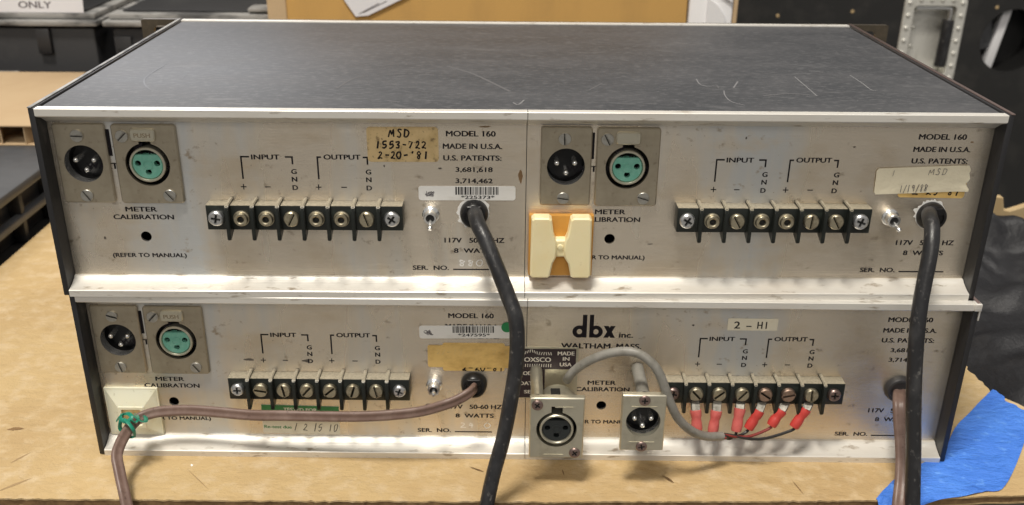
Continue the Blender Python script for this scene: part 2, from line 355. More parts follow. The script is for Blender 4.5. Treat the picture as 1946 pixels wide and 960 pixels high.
# ------------------------------------------------------------------ shared meshes of the small hardware
def screw_mesh(kind, r, h, m, name):
    """Head seen from the front: base at y = 0, front at y = -h."""
    bm = bmesh.new()
    add_lathe(bm, [(r, 0), (r, -h * 0.55), (r * 0.995, -h * 0.56), (0, -h * 0.56)], 24)
    if kind == 'slot':
        w = r * 0.15
        hole = [(-r * 0.97, -w), (r * 0.97, -w), (r * 0.97, w), (-r * 0.97, w)]
        add_plate(bm, circ(0, 0, r, 28), [hole], -h, -h * 0.57, bev=h * 0.22)
    elif kind == 'phillips':
        a, w = r * 0.58, r * 0.15
        cross = [(w, w), (w, a), (-w, a), (-w, w), (-a, w), (-a, -w), (-w, -w), (-w, -a), (w, -a), (w, -w), (a, -w), (a, w)]
        add_plate(bm, circ(0, 0, r * 0.80, 24), [cross], -h * 1.12, -h * 0.57, bev=h * 0.1)
        add_lathe(bm, [(r, -h * 0.56), (r * 0.96, -h * 0.8), (r * 0.82, -h * 1.05), (r * 0.78, -h * 1.08)], 24)
    me = mesh_of(bm, name, m, 40); me.materials.append(MATS['cavity_black'])
    for p in me.polygons:                       # recess floor painted black to stand for the shade inside
        if abs(p.center.y + h * 0.56 * S) < 1e-6 and abs(p.normal.y) > 0.9 and (p.center.x ** 2 + p.center.z ** 2) ** 0.5 < r * 0.9 * S: p.material_index = 1
    return me
SCREW = {k: screw_mesh(*k[:3], k[3], n) for k, n in {
    ('slot', 3.55, 2.2, 'brass_screw'): 'terminal_screw', ('slot', 3.55, 2.2, 'copper_screw'): 'terminal_screw', ('phillips', 3.7, 1.8, 'zinc_screw'): 'mounting_screw', ('phillips', 3.3, 1.8, 'bronze_screw'): 'mounting_screw',
    ('slot', 2.85, 0.8, 'steel_screw'): 'flange_screw', ('phillips', 2.7, 0.8, 'bronze_screw'): 'flange_screw', ('phillips', 3.3, 1.8, 'zinc_screw'): 'mounting_screw'}.items()}
POST = mesh_of(lathe([(3.7, 0), (3.7, -1.0), (3.2, -1.2), (3.2, -2.4), (2.9, -2.8), (2.0, -2.9), (1.55, -2.6), (1.4, 0.5), (0, 0.5)], 26), 'binding_post', 'zinc_screw', 40)
POST.materials[0] = MATS['brass_screw']
POSTHOLE = mesh_of(lathe([(1.45, -1.2), (0, -1.2)], 16), 'post_hole', 'cavity_black')
PIN = mesh_of(lathe([(1.25, 9), (1.25, 0.5), (1.0, -0.1), (0.5, -0.45), (0, -0.5)], 14), 'contact_pin', 'chrome')
MPLATE = mesh_of(plate(rrect(-11.6, 11.6, -18.6, 18.6, 1.4), [circ(0, 0, 8.7, 36)], 0, 1.7, bev=0.5), 'connector_plate', 'nickel_plate')
MCUP = mesh_of(lathe([(8.7, 0.2), (8.6, 11)], 36), 'chrome_shell', 'chrome')
MBASE = mesh_of(lathe([(8.55, 5.4), (8.2, 9.0), (0, 9.2)], 36), 'black_insert', 'black_plastic')
def fem_plate(w, h, cz, r=10.0):
    hole = [(r * math.cos(math.radians(a)), cz + r * math.sin(math.radians(a))) for a in range(106, 435, 8)]
    hole += [(2.7, cz + r * 0.96), (2.7, cz + r + 3.0), (-2.7, cz + r + 3.0), (-2.7, cz + r * 0.96)]
    return hole
FPLATE = mesh_of(plate(rrect(-14.4, 14.4, -18.6, 18.6, 1.6), [fem_plate(0, 0, 0)], 0, 1.7, bev=0.5), 'connector_plate', 'nickel_plate')
FWELL = mesh_of(lathe([(10.3, 1.7), (10.3, 8), (0, 8)], 36), 'black_well', 'cavity_black')
FSHELL = mesh_of(lathe([(8.2, 8), (8.2, -0.3), (7.9, -0.7), (7.2, -0.7), (6.9, -0.2), (6.9, 3.0)], 36), 'socket_shell', 'pale_nickel')
def insert_outline(r, flat):
    a0 = math.degrees(math.asin(flat / r)); n = 30
    return [(r * math.cos(math.radians(180 - a0 + (180 + 2 * a0) * i / n)), r * math.sin(math.radians(180 - a0 + (180 + 2 * a0) * i / n))) for i in range(n + 1)]
def insert_mesh(m):
    bm = plate(insert_outline(6.75, 4.6), [circ(-4.3, 0.6, 1.4, 16), circ(4.3, 0.6, 1.4, 16), circ(0, -3.4, 1.4, 16)], -0.1, 3.0, bev=0.25)
    add_lathe(bm, [(2.3, -0.1), (2.3, -0.35), (1.8, -0.35), (1.8, -0.1)], 20)
    return mesh_of(bm, 'socket_insert', m)
INSERT = insert_mesh('aqua_insert'); BINSERT = insert_mesh('black_insert')
TAB = mesh_of(plate(rrect(-5.6, 5.6, -0.2, 5.6, 1.5), [], -1.3, 0.2, bev=0.5), 'release_tab', 'nickel_plate')
TAB.materials[0] = MATS['pale_nickel']
BARRIER = mesh_of(bmesh.new(), 'barrier', 'phenolic')
def barrier_mesh():
    poly = [(10, 13.6), (0.6, 13.2), (-0.7, 12.3), (-1.2, 10.8), (-1.2, -3.2), (-0.9, -4.0), (-0.2, -3.9), (10, 0.4)]
    bm = prism(poly, -0.85, 0.85)
    bmesh.ops.bevel(bm, geom=[e for e in bm.edges], offset=0.3, segments=2, affect='EDGES')
    return mesh_of(bm, 'barrier', 'phenolic')
BARRIER = barrier_mesh()
BLOCK = mesh_of(box(-37.0, 52.8, 2.6, 10.0, 0, 12.0, bev=0.35), 'terminal_block', 'phenolic')
def toggle_mesh():
    bm = lathe([(4.6, 4.0), (4.6, 1.8), (4.2, 1.4), (3.5, 1.2), (3.5, -3.2), (3.2, -3.6), (2.3, -3.6), (2.1, -2.6), (2.0, 2.0), (0, 2.0)], 26)
    return mesh_of(bm, 'toggle_switch', 'chrome')
TOGGLE = toggle_mesh()
TWELL = mesh_of(lathe([(2.2, -2.5), (0, -2.4)], 18), 'switch_well', 'cavity_black')
LEVER = mesh_of(lathe([(0.8, 2), (0.85, -4), (1.25, -6.4), (1.35, -7.4), (0.9, -8.2), (0, -8.4)], 14), 'switch_lever', 'chrome')
GLAND = mesh_of(lathe([(6.7, 0), (6.6, -1.4), (6.1, -4.2), (5.4, -5.0), (4.4, -5.2), (4.2, -4.4), (0, -4.4)], 30), 'cord_grip', 'black_plastic')

PY = 10.0                                   # rear panel face, 10 mm inside the rails
MAPS = {'TL': (1.0, 0.0, 0.0, -108), 'TR': (0.975, 0.2, 0.0, 108), 'BL': (0.991, -1.5, -0.8, -108), 'BR': (0.974, -1.4, -0.6, 108)}
INK = PY - 0.06
def logo_bm(X, z0, sx):
    """the letters d b x as heavy round shapes"""
    bm = bmesh.new(); y = INK
    def ell(cx, cz, rx, rz, n=32): return [(cx + rx * math.cos(2 * math.pi * i / n), cz + rz * math.sin(2 * math.pi * i / n)) for i in range(n)]
    add_plate(bm, ell(X + 3.4 * sx, z0 + 3.2, 3.4 * sx, 3.35), [ell(X + 3.5 * sx, z0 + 3.2, 1.35 * sx, 1.45)], y, y + 0.02)
    add_plate(bm, [(X + 5.0 * sx, z0), (X + 7.2 * sx, z0), (X + 7.2 * sx, z0 + 12.4), (X + 5.0 * sx, z0 + 12.4)], [], y - 0.015, y + 0.005)
    add_plate(bm, [(X + 8.5 * sx, z0), (X + 10.6 * sx, z0), (X + 10.6 * sx, z0 + 12.4), (X + 8.5 * sx, z0 + 12.4)], [], y - 0.015, y + 0.005)
    add_plate(bm, ell(X + 11.9 * sx, z0 + 3.2, 3.4 * sx, 3.35), [ell(X + 11.8 * sx, z0 + 3.2, 1.35 * sx, 1.45)], y, y + 0.02)
    b = X + 15.7 * sx
    add_plate(bm, [(b, z0), (b + 2.4 * sx, z0), (b + 5.9 * sx, z0 + 6.4), (b + 3.5 * sx, z0 + 6.4)], [], y - 0.015, y + 0.005)
    add_plate(bm, [(b + 3.5 * sx, z0), (b + 5.9 * sx, z0), (b + 2.4 * sx, z0 + 6.4), (b, z0 + 6.4)], [], y, y + 0.02)
    return bm
def print_panel(mod, panel):
    a, b, dz, cx = MAPS[mod]; X = lambda u: cx + a * u + b; k = abs(a)
    def T(s, u0, u1, z, h, bold=0.06): letter('printed_text', s, X(u0), X(u1), z + dz, h, INK, 'ink', panel, bold)
    for s, u0, u1, z, h in (('METER', -76.2, -61.8, 39.2, 2.4), ('CALIBRATION', -82.3, -54.5, 35.4, 2.4), ('(REFER TO MANUAL)', -85.6, -51.0, 16.3, 2.1),
                            ('INPUT', -15.6, -2.9, 64.7, 2.35), ('OUTPUT', 17.2, 33.8, 64.9, 2.35), ('MODEL 160', 73.0, 95.2, 76.1, 2.6), ('MADE IN U.S.A.', 71.5, 98.2, 70.3, 2.5),
                            ('U.S. PATENTS:', 71.6, 97.9, 64.8, 2.5), ('3,681,618', 77.1, 93.9, 59.4, 2.3), ('3,714,462', 77.0, 93.9, 54.0, 2.3), ('117V   50-60 HZ', 71.4, 99.5, 24.5, 2.5),
                            ('8  WATTS', 75.8, 95.3, 19.3, 2.4), ('SER.  NO.', 56.0, 73.1, 10.4, 2.3), ('WALTHAM, MASS.', -90.5, -50.1, 59.8, 2.9), ('inc.', -61.5, -54.6, 66.0, 3.1)): T(s, u0, u1, z, h)
    for u in (2.0, 36.0):
        for i, ch in enumerate('GND'): T(ch, u, u + 2.3, (57.9, 54.2, 50.2)[i], 2.35)
    y = INK
    def mark(*rs):
        bm = bmesh.new()
        for r in rs: rect(bm, *r)
        obj('printed_line', bm, 'ink', panel)
    def rect(bm, u0, u1, z0, z1): add_plate(bm, [(X(u0), z0 + dz), (X(u1), z0 + dz), (X(u1), z1 + dz), (X(u0), z1 + dz)], [], y, y + 0.02)
    for u0, u1, u2, u3 in ((-20.7, -16.6, -0.4, 3.2), (13.9, 16.0, 34.9, 37.3)):
        mark((u0, u0 + 0.75, 55.4, 65.56), (u0, u1, 65.56, 66.3)); mark((u2, u3, 65.56, 66.3), (u3 - 0.75, u3, 62.5, 65.56))
    for u in (-20.5, 13.9):
        mark((u - 1.3, u + 1.3, 51.38, 51.83), (u - 0.23, u + 0.23, 51.83, 52.95), (u - 0.23, u + 0.23, 50.3, 51.38))
    for u in (-9.4, 25.6): mark((u - 1.3, u + 1.3, 51.38, 51.83))
    mark((75.2, {'TL': 93.2, 'TR': 97.5, 'BL': 94.5, 'BR': 96}[mod], 10.4, 11.0))
    obj('printed_logo', logo_bm(X(-85.2), 65.9 + dz, a), 'ink', panel)
def sticker(name, label, x0, x1, z0, z1, m, parent, r=1.2, y=PY - 0.05, th=0.16, rot=0.0):
    o = obj(name, plate(rrect(x0 - (x0 + x1) / 2, (x1 - x0) / 2, -(z1 - z0) / 2, (z1 - z0) / 2, r), [], -th, 0, bev=0.04), m, parent, ((x0 + x1) / 2, y, (z0 + z1) / 2), (0, rot, 0))
    if label: o['label'] = label
    return o
def add_module(mod, unit, panel, xlr, heads, lever=None):
    a, b, dz, cx = MAPS[mod]; X = lambda u: cx + a * u + b
    print_panel(mod, panel)
    if xlr:
        mp = link('male_connector', MPLATE, unit, (X(-91.1), 8.3, 62.6 + dz * 0.6))
        link('chrome_shell', MCUP, mp); link('black_insert', MBASE, mp)
        for px, pz in ((-4.1, 1.2), (4.1, 1.2), (0.2, -3.4)): link('contact_pin', PIN, mp, (px, 1.4, pz))
        for (sz, ang) in ((13.1, xlr[0]), (-15.0, xlr[1])): link('flange_screw', SCREW[('slot', 2.85, 0.8, 'steel_screw')], mp, (-0.9, 0, sz), (0, ang, 0))
        fp = link('female_connector', FPLATE, unit, (X(-62.3), 8.3, 62.4 + dz * 0.6))
        link('black_well', FWELL, fp); link('socket_shell', FSHELL, fp); link('socket_insert', INSERT, fp); link('release_tab', TAB, fp, (-0.3, 0, 11.2))
        if mod[1] == 'L': letter('embossed_text', 'PUSH', -3.9, 3.3, 12.9, 2.1, -1.34, 'embossing', fp)
        for (sx, sz, ang) in ((-9.7, 13.2, xlr[2]), (8.1, -14.6, xlr[3])): link('flange_screw', SCREW[('slot', 2.85, 0.8, 'steel_screw')], fp, (sx, 0, sz), (0, ang, 0))
    blk = link('terminal_block', BLOCK, unit, (X(0), 0, 33.2 + dz * 0.8))
    for i in range(7): link('barrier', BARRIER, blk, (-32.4 + 11.45 * (i + 0.5), 0, 0))
    for i, h in enumerate(heads):
        loc = (-32.4 + 11.45 * i, 2.6, 5.9); kind, ang = h
        if kind == 'post':
            p = link('binding_post', POST, blk, loc)
            link('post_hole', POSTHOLE, blk, loc)
        else:
            key = {'ph': ('phillips', 3.7, 1.8, 'zinc_screw'), 'phs': ('phillips', 3.3, 1.8, 'zinc_screw'), 'phb': ('phillips', 3.3, 1.8, 'bronze_screw'), 'sl': ('slot', 3.55, 2.2, 'brass_screw'), 'co': ('slot', 3.55, 2.2, 'copper_screw')}[kind]
            link('mounting_screw' if kind[0] == 'p' else 'terminal_screw', SCREW[key], blk, loc, (0, math.radians(ang), 0))
    if lever:
        sw = link('toggle_switch', TOGGLE, unit, (X(65.3), PY - 4.0, 39.2 + dz)); sw.scale = (0.88, 1, 0.88)
        link('switch_well', TWELL, sw); link('switch_lever', LEVER, sw, (0, 0, 0), lever)
    return X
def bundle_rack(label, loc, rz, seam):
    u = thing('rack_unit', label, 'rack unit', loc, rz, 'rack mounted audio units in a stack')
    obj('lid', box(-212.6, 212.6, 4.6, 221.5, 87.6, 89.35, bev=0.25), 'black_lid_paint', u)
    for s in (-1, 1):
        sp = obj('side_panel', box(s * 213.3, s * 216.0, 0.6, 228, 0.4, 90.0, bev=0.4) if s > 0 else box(-216.0, -213.3, 0.6, 228, 0.4, 90.0, bev=0.4), 'black_side_paint', u)
        bm = box(*(sorted((s * 214.3, s * 216.1))), 0.4, 227, 90.02, 90.5, bev=0.15)
        obj('edge_strip', bm, 'lid_plastic' if s < 0 else 'bronze_screw', sp)
    top = [(0, 86.7), (0, 89.7), (0.25, 89.95), (4.5, 89.95), (4.5, 87.2), (11.5, 87.2), (11.5, 81.7), (9.9, 81.7), (8.6, 82.6), (5.2, 84.6), (1.4, 86.0), (0.9, 86.1), (0.7, 86.5)]
    bot = [(0, 0.05), (0, 3.1), (0.35, 3.4), (2.2, 3.8), (5.2, 4.9), (7.8, 6.2), (8.8, 7.1), (9.9, 7.3), (11.5, 7.3), (11.5, 0.05)]
    panels = []
    for x0, x1 in ((-213.1, seam - 0.16), (seam + 0.16, 213.1)):
        obj('top_rail', prism(top, x0, x1), 'rail_aluminium', u, sharp=25); obj('bottom_rail', prism(bot, x0, x1), 'rail_aluminium', u, sharp=25)
        mod = ('T' if loc[2] > 50 else 'B') + ('L' if x0 < -100 else 'R'); a, b, dz, cx = MAPS[mod]
        hx = cx + a * -68.6 + b
        holes = [circ(hx, 26.8 + dz * 0.5, 2.5, 20)]
        if mod != 'BR': holes += [circ(cx + a * -91.1 + b, 62.6 + dz * 0.6, 9.4, 28), circ(cx + a * -62.3 + b, 62.4 + dz * 0.6, 11.0, 28)]
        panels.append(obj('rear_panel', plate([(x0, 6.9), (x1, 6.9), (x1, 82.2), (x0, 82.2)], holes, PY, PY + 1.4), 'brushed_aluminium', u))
    obj('bottom_plate', box(-213.2, 213.2, 11.6, 227, 0.5, 1.6), 'black_side_paint', u)
    obj('inner_chassis', box(-212.9, 212.9, 26, 215, 3, 86), 'cavity_black', u)
    obj('front_rail', box(-213.6, 213.6, 221.8, 226.8, 84, 90.1, bev=0.5), 'rail_aluminium', u)
    slots = []
    for s in (-1, 1):
        for z in (82, 12): slots.append(rrect(*sorted((s * 223.0, s * 233.5)), z - 3.6, z + 3.6, 3.5, 4))
    obj('front_plate', plate(rrect(-241, 241, 0.5, 89.5, 1.0, 2), slots, 228.2, 231.6), 'ear_metal', u)
    return u, panels
SL, PH, PO = 'sl', 'ph', 'post'
top_unit, (pTL, pTR) = bundle_rack('upper silver rack unit with black scratched lid and two black power cords at back', (0, 0, 89.9), 0, 1.4)
XTL = add_module('TL', top_unit, pTL, (0.05, 1.0, -0.75, 0.9), [(PH, 10), (PO, 0), (PO, 0), (SL, -62), (PO, 0), (PO, 0), (SL, 72), (PH, 35)], (math.radians(38), 0, 0))
XTR = add_module('TR', top_unit, pTR, (1.52, 0.15, 1.1, 0.3), [(PH, 30), (PO, 0), (SL, 60), (PO, 0), (PO, 0), (SL, 95), (SL, 60), (PH, 20)], (math.radians(30), 0, math.radians(18)))
low_unit, (pBL, pBR) = bundle_rack('lower silver rack unit resting on cardboard with two brown power cords and loose wired connectors', (1.6, -1.7, 0), -0.013, 1.2)
XBL = add_module('BL', low_unit, pBL, (0.3, 1.3, -0.8, 0.95), [('phs', 0), (SL, 10), (SL, 80), (SL, -48), (SL, -40), (SL, -72), (SL, 78), ('phs', 20)], (math.radians(-4), 0, math.radians(3)))
XBR = add_module('BR', low_unit, pBR, None, [('phb', 10), (SL, 48), (SL, -40), (SL, -50), ('co', 35), ('co', -12), (SL, 88), ('phb', 0)], None)

# cord grips
for X, u, dz in ((XTL, top_unit, 0), (XTR, top_unit, 0.2), (XBL, low_unit, -0.7)):
    g = link('cord_grip', GLAND, u, (X(85.4), PY, 39.4 + dz))
    obj('grip_key', plate(rrect(-3.4, 3.4, -1.6, 1.6, 0.5), [], -6.0, -4.4, bev=0.3), 'black_plastic', g, (0, 0, 3.6))
g = obj('cord_grip', lathe([(7.2, 0), (7.0, -2.0), (6.3, -3.4), (5.2, -3.6), (5.0, -2.8), (0, -2.8)], 30), 'bushing_grey', low_unit, (XBR(84.6), PY, 38.4))
obj('grip_key', plate(rrect(-2.6, 2.6, -2.0, 2.0, 0.3), [], -5.2, -2.8, bev=0.2), 'phenolic', g, (1.4, 0, -1.2))
# bare, chipped metal round the upper cord grips
for X, sd, arc in ((XTL, 3, (20, 260)), (XTR, 5, (50, 190))):
    rnd = random.Random(sd); bm = bmesh.new(); n = 64; inner, outer = [], []
    for i in range(n):
        t = 2 * math.pi * i / n; dg = math.degrees(t)
        wv = rnd.uniform(0.25, 1.15) if arc[0] < dg < arc[1] else rnd.uniform(0.02, 0.15)
        if rnd.random() < 0.10 and arc[0] < dg < arc[1]: wv += 0.9
        inner.append((6.6 * math.cos(t), 6.6 * math.sin(t))); outer.append(((6.9 + wv) * math.cos(t), (6.9 + wv) * math.sin(t)))
    add_plate(bm, outer, [inner], -0.05, 0.02)
    obj('bare_metal_patch', bm, 'bare_metal', top_unit, (X(85.4), PY, 39.6))

# ---------------------------------------------------- stickers and fixings on the upper unit (heights inside the unit)
Z = lambda z: z - 89.9
st = sticker('handwritten_sticker', 'dirty tan sticker with black handwriting', -70.8, -38.6, Z(153.9), Z(170.2), 'tan_label', top_unit, 1.6, rot=-0.004)
bm = bmesh.new()
for s, x, z, h, w in (('MSD', -6.2, 3.6, 3.6, 3.5), ('1553-722', -12.6, -1.7, 3.2, 3.0), ("2-20-'81", -11.6, -6.6, 3.3, 2.9)): hand_bm(bm, s, x, z, h, w, 0.74, -0.2)
obj('handwriting', bm, 'ink', st)
def barcode(st, x0, x1, z0, z1, code, seed):
    rnd = random.Random(seed); bm = bmesh.new(); x = x0
    while x < x1 - 0.5:
        w = rnd.choice((0.26, 0.26, 0.5, 0.7)); add_plate(bm, [(x, z0), (x + w, z0), (x + w, z1), (x, z1)], [], -0.22, -0.2); x += w + rnd.choice((0.24, 0.3, 0.48))
    obj('bar_code', bm, 'ink', st)
    letter('printed_text', code, x0 + 2.6, x1 - 2.6, z0 - 2.0, 1.6, -0.22, 'ink', st)
def scrawl(st, x, z, s, seed):
    rnd = random.Random(seed); bm = bmesh.new()
    for k in range(6):
        pts = [(x + s * rnd.uniform(-1, 1), z + s * 0.62 * rnd.uniform(-1, 1), 0) for _ in range(4)]
        add_ribbon(bm, [(p.x, p.y) for p in smooth_path(pts, 4)], 0.28, -0.2)
    obj('ink_stamp', bm, 'pencil', st)
st = sticker('barcode_sticker', 'white barcode sticker ending in 73', -48.2, -3.4, Z(135.6), Z(142.5), 'white_label', top_unit, 1.3, rot=-0.004)
barcode(st, -5.4, 15.2, -0.7, 3.1, '*225373*', 11); scrawl(st, -17.3, -0.2, 2.4, 4)
# punched serial digits
for X, un, s, z in ((XTL, top_unit, '880', 12.6), (XBL, low_unit, '24 0', 12.4)):
    bm = bmesh.new(); hand_bm(bm, s, X(77.8), z, 3.0, 4.1, 0.42, PY - 0.05, 0.0); obj('punched_digits', bm, 'bare_metal', un)
tn = sticker('handwritten_sticker', 'gold sticker mostly covered by the cream one', 174.4, 205.4, Z(138.2), Z(150), 'gold_label', top_unit, 1.4, rot=0.012)
bm = bmesh.new(); hand_bm(bm, '2-25-81', -9.0, -4.4, 3.6, 3.3, 0.6, -0.2); obj('handwriting', bm, 'ink', tn)
# the cream sticker: wrinkled, its right edge torn and lifting
bm = bmesh.new(); nx, nz = 30, 10; grid = []
rnd = random.Random(2)
for j in range(nz + 1):
    row = []
    for i in range(nx + 1):
        u, v = i / nx, j / nz; edge = 1.0
        if i == nx: edge = 1.0 + 0.012 * math.sin(v * 17) - 0.022 * abs(math.sin(v * 5.1))
        x = -21.6 + 43.4 * u * edge; z = -6.3 + 12.6 * v
        if u == 0 and v in (0, 1): x += 0.9
        lift = 0.9 * max(0, u - 0.86) / 0.14 * (0.35 + 0.65 * abs(math.sin(v * 7 + 1)))
        y = -0.25 - 0.16 * abs(math.sin(5 * u + 7 * v)) * math.sin(11 * u - 3 * v) ** 2 - lift
        row.append(bm.verts.new((x, y, z)))
    grid.append(row)
for j in range(nz):
    for i in range(nx): bm.faces.new((grid[j][i], grid[j][i + 1], grid[j + 1][i + 1], grid[j + 1][i]))
ex = bmesh.ops.extrude_face_region(bm, geom=list(bm.faces))
for v in [g for g in ex['geom'] if isinstance(g, bmesh.types.BMVert)]: v.co.y += 0.12
st = obj('peeling_sticker', bm, 'cream_label', top_unit, (184.2, PY - 0.3, Z(147.0)), (0, -0.045, 0)); st['label'] = 'cream wrinkled sticker with its right edge lifting'
bm = bmesh.new(); hand_bm(bm, '1/19/88', -10.2, -5.4, 3.2, 1.9, 0.26, -0.62); hand_bm(bm, '1', -14.6, 2.6, 2.4, 2, 0.2, -0.6); hand_bm(bm, 'MSD', 2.5, 2.4, 2.8, 3.0, 0.22, -0.62)
obj('handwriting', bm, 'pencil', st)
# ivory clip on its amber foam pad
cl = obj('clip_pad', box(3.0, 33.2, 6.4, PY - 0.04, 9.2, 39.8, bev=0.5), 'amber_foam', top_unit); cl['label'] = 'amber foam pad under the ivory cable clip'
bm = plate([(x, z - 1.6) for x, z in rrect(12.6, 22.8, 22.0, 31.0, 1.2)], [], 2.2, 6.38, bev=0.9)
add_lathe(bm, [(1.6, 2.3), (1.2, 1.7), (0, 1.5)], 14, (17.6, 25.6))
for outl_ in ([(4.8, 12.2), (11.8, 12.2), (12.9, 13.0), (14.2, 19.5), (15.6, 22.4), (15.9, 26.5), (15.6, 30.6), (14.4, 33.4), (13.3, 41.2), (12.0, 42.2), (5.2, 42.2), (4.0, 41.2), (3.7, 13.3)],
              [(31.0, 12.2), (32.1, 13.4), (31.7, 41.2), (30.6, 42.2), (23.2, 42.2), (22.0, 41.2), (20.8, 33.4), (19.6, 30.6), (19.3, 26.5), (19.6, 22.4), (21.4, 19.5), (22.8, 13.0), (23.9, 12.2)]):
    add_plate(bm, [(x, z - 1.6) for x, z in outl_], [], 0.2, 6.36, bev=0.75)
obj('cable_clip', bm, 'ivory_nylon', cl, sharp=24)

# ---------------------------------------------------- stickers and fixings on the lower unit
st = sticker('barcode_sticker', 'white barcode sticker with a green dot', -51.6, -6.4, 64.2, 71.2, 'white_label', low_unit, 1.3, rot=-0.012)
barcode(st, -6.2, 14.6, -0.4, 3.2, '*247595*', 23); scrawl(st, -17.8, -0.2, 2.4, 9)
obj('green_dot', lathe([(2.7, 0), (2.7, -0.12), (0, -0.12)], 28), 'green_dot', st, (20.4, -0.2, 2.6))
st2 = sticker('blank_sticker', 'lower gold sticker showing past the edges of another', -40.4, -9.6, 45.9, 61.6, 'gold_label', low_unit, 1.2)
bm = bmesh.new(); hand_bm(bm, '2-20-81', -6.0, -7.6, 3.2, 3.1, 0.6, -0.2); obj('handwriting', bm, 'ink', st2)
st3 = sticker('blank_sticker', 'blank gold sticker', -47.8, -5.6, 47.9, 60.2, 'gold_label', low_unit, 1.2, y=PY - 0.24, rot=0.004)
bm = bmesh.new(); hand_bm(bm, "2/-13 '0  7-4", -17, 1.2, 2.6, 2.8, 0.14, -0.2); obj('faded_writing', bm, 'tan_label', st3)
st4 = sticker('test_sticker', 'white retest sticker with a green heading', -133.6, -94.0, 8.0, 24.8, 'ivory_label', low_unit, 0.4, rot=0.02)
obj('green_band', plate([(-19.7, 3.6), (19.7, 3.6), (19.7, 8.3), (-19.7, 8.3)], [], -0.24, -0.17), 'green_print', st4)
letter('printed_text', 'TESTED FOR', -8.5, 8.5, 5.0, 2.0, -0.26, 'pale_ink', st4)
letter('printed_text', 'Re-test due', -19.0, -5.0, -5.6, 1.9, -0.19, 'green_print', st4)
bm = bmesh.new(); hand_bm(bm, '1 2 15 10', -4.2, -6.6, 4.2, 2.6, 0.36, -0.2, 0.3); obj('handwriting', bm, 'ink', st4)
st5 = sticker('channel_label', 'white paper label lettered 2 - HI', 99.4, 123.9, 70.1, 76.6, 'ivory_label', low_unit, 0.15)
letter('printed_text', '2', -9.0, -6.2, -2.2, 4.0, -0.19, 'ink', st5, 0.03); letter('printed_text', '-', -3.0, -0.6, -2.2, 4.0, -0.19, 'ink', st5, 0.03); letter('printed_text', 'H I', 2.4, 6.9, -2.2, 4.0, -0.19, 'ink', st5, 0.03)
npl = obj('nameplate', plate(rrect(-3.5, 27.0, 30.6, 59.8, 0.3, 2), [], PY - 0.35, PY - 0.03, bev=0.08), 'pale_nickel', low_unit); npl['label'] = 'dark brown metal nameplate'
def rectbm(x0, x1, z0, z1, y): return plate([(x0, z0), (x1, z0), (x1, z1), (x0, z1)], [], y, y + 0.02)
obj('dark_field', rectbm(-3.0, 25.9, 47.4, 58.9, PY - 0.40), 'nameplate_brown', npl); obj('dark_field', rectbm(-3.0, 10.6, 31.0, 47.3, PY - 0.40), 'nameplate_brown', npl)
NY = PY - 0.43
for s, x0, x1, z, h in (('MADE', 16.8, 25.0, 55.4, 2.2), ('IN', 19.4, 22.6, 52.4, 2.1), ('USA', 18.0, 23.8, 49.2, 2.1), ('MODEL', -2.4, 7.2, 44.0, 2.2), ('DATE', -1.9, 6.2, 38.2, 2.2), ('SER', 0.4, 6.2, 33.4, 2.0), ('IOXSCO', -0.6, 13.4, 51.6, 2.6)):
    letter('printed_text', s, x0, x1, z, h, NY, 'pale_ink', npl, 0.05)
bm = bmesh.new()
for i in range(13):
    x = -0.4 + 1.15 * i; zz = 55.4 + (1.5 * math.exp(-((x - 3.6) / 2.6) ** 2)); t = 0.35 * math.sin(i)
    add_ribbon(bm, [(x - t, zz), (x, zz + 0.9), (x + t, zz + 1.7)], 0.4, NY)
    add_ribbon(bm, [(x, 48.6), (x + 0.1, 50.4)], 0.36, NY)
obj('dotted_emblem', bm, 'pale_ink', npl)
# adhesive cable mount: square base rising to a small bridge
bm = box(-211.6, -184.6, 8.3, PY - 0.03, 7.4, 34.9, bev=0.25); vs = []
for x, z, y in ((-211.0, 8.0, 8.32), (-185.2, 8.0, 8.32), (-185.2, 34.3, 8.32), (-211.0, 34.3, 8.32), (-205.2, 13.2, 5.8), (-191.6, 13.2, 5.8), (-191.6, 25.6, 5.8), (-205.2, 25.6, 5.8)): vs.append(bm.verts.new((x, y, z)))
for i in range(4): bm.faces.new((vs[i], vs[(i + 1) % 4], vs[4 + (i + 1) % 4], vs[4 + i]))
cmnt = obj('cable_mount', bm, 'pale_nylon', low_unit, sharp=20); cmnt['label'] = 'pale square adhesive cable mount'
obj('mount_bridge', plate(rrect(-205.2, -191.6, 13.2, 25.6, 0.6), [rrect(-203.4, -193.4, 14.6, 24.0, 0.8)], 5.3, 7.2, bev=0.25), 'pale_nylon', cmnt)
obj('mount_slot', rectbm(-201.0, -195.8, 27.6, 28.5, 6.8), 'tan_label', cmnt, (0, -0.15, 0))
obj('mount_floor', rectbm(-203.3, -193.5, 14.7, 23.9, 7.3), 'tan_label', cmnt)
# worn corner of the lower lid
bm = box(213.1, 216.5, -0.8, 4.0, 86.6, 90.35, bev=0.4); add_box(bm, 215.7, 216.4, -0.3, 0.9, 81.5, 86.55, bev=0.2)
cw = obj('worn_corner', bm, 'rail_aluminium', low_unit); cw['label'] = 'bare metal at the chipped right corner'

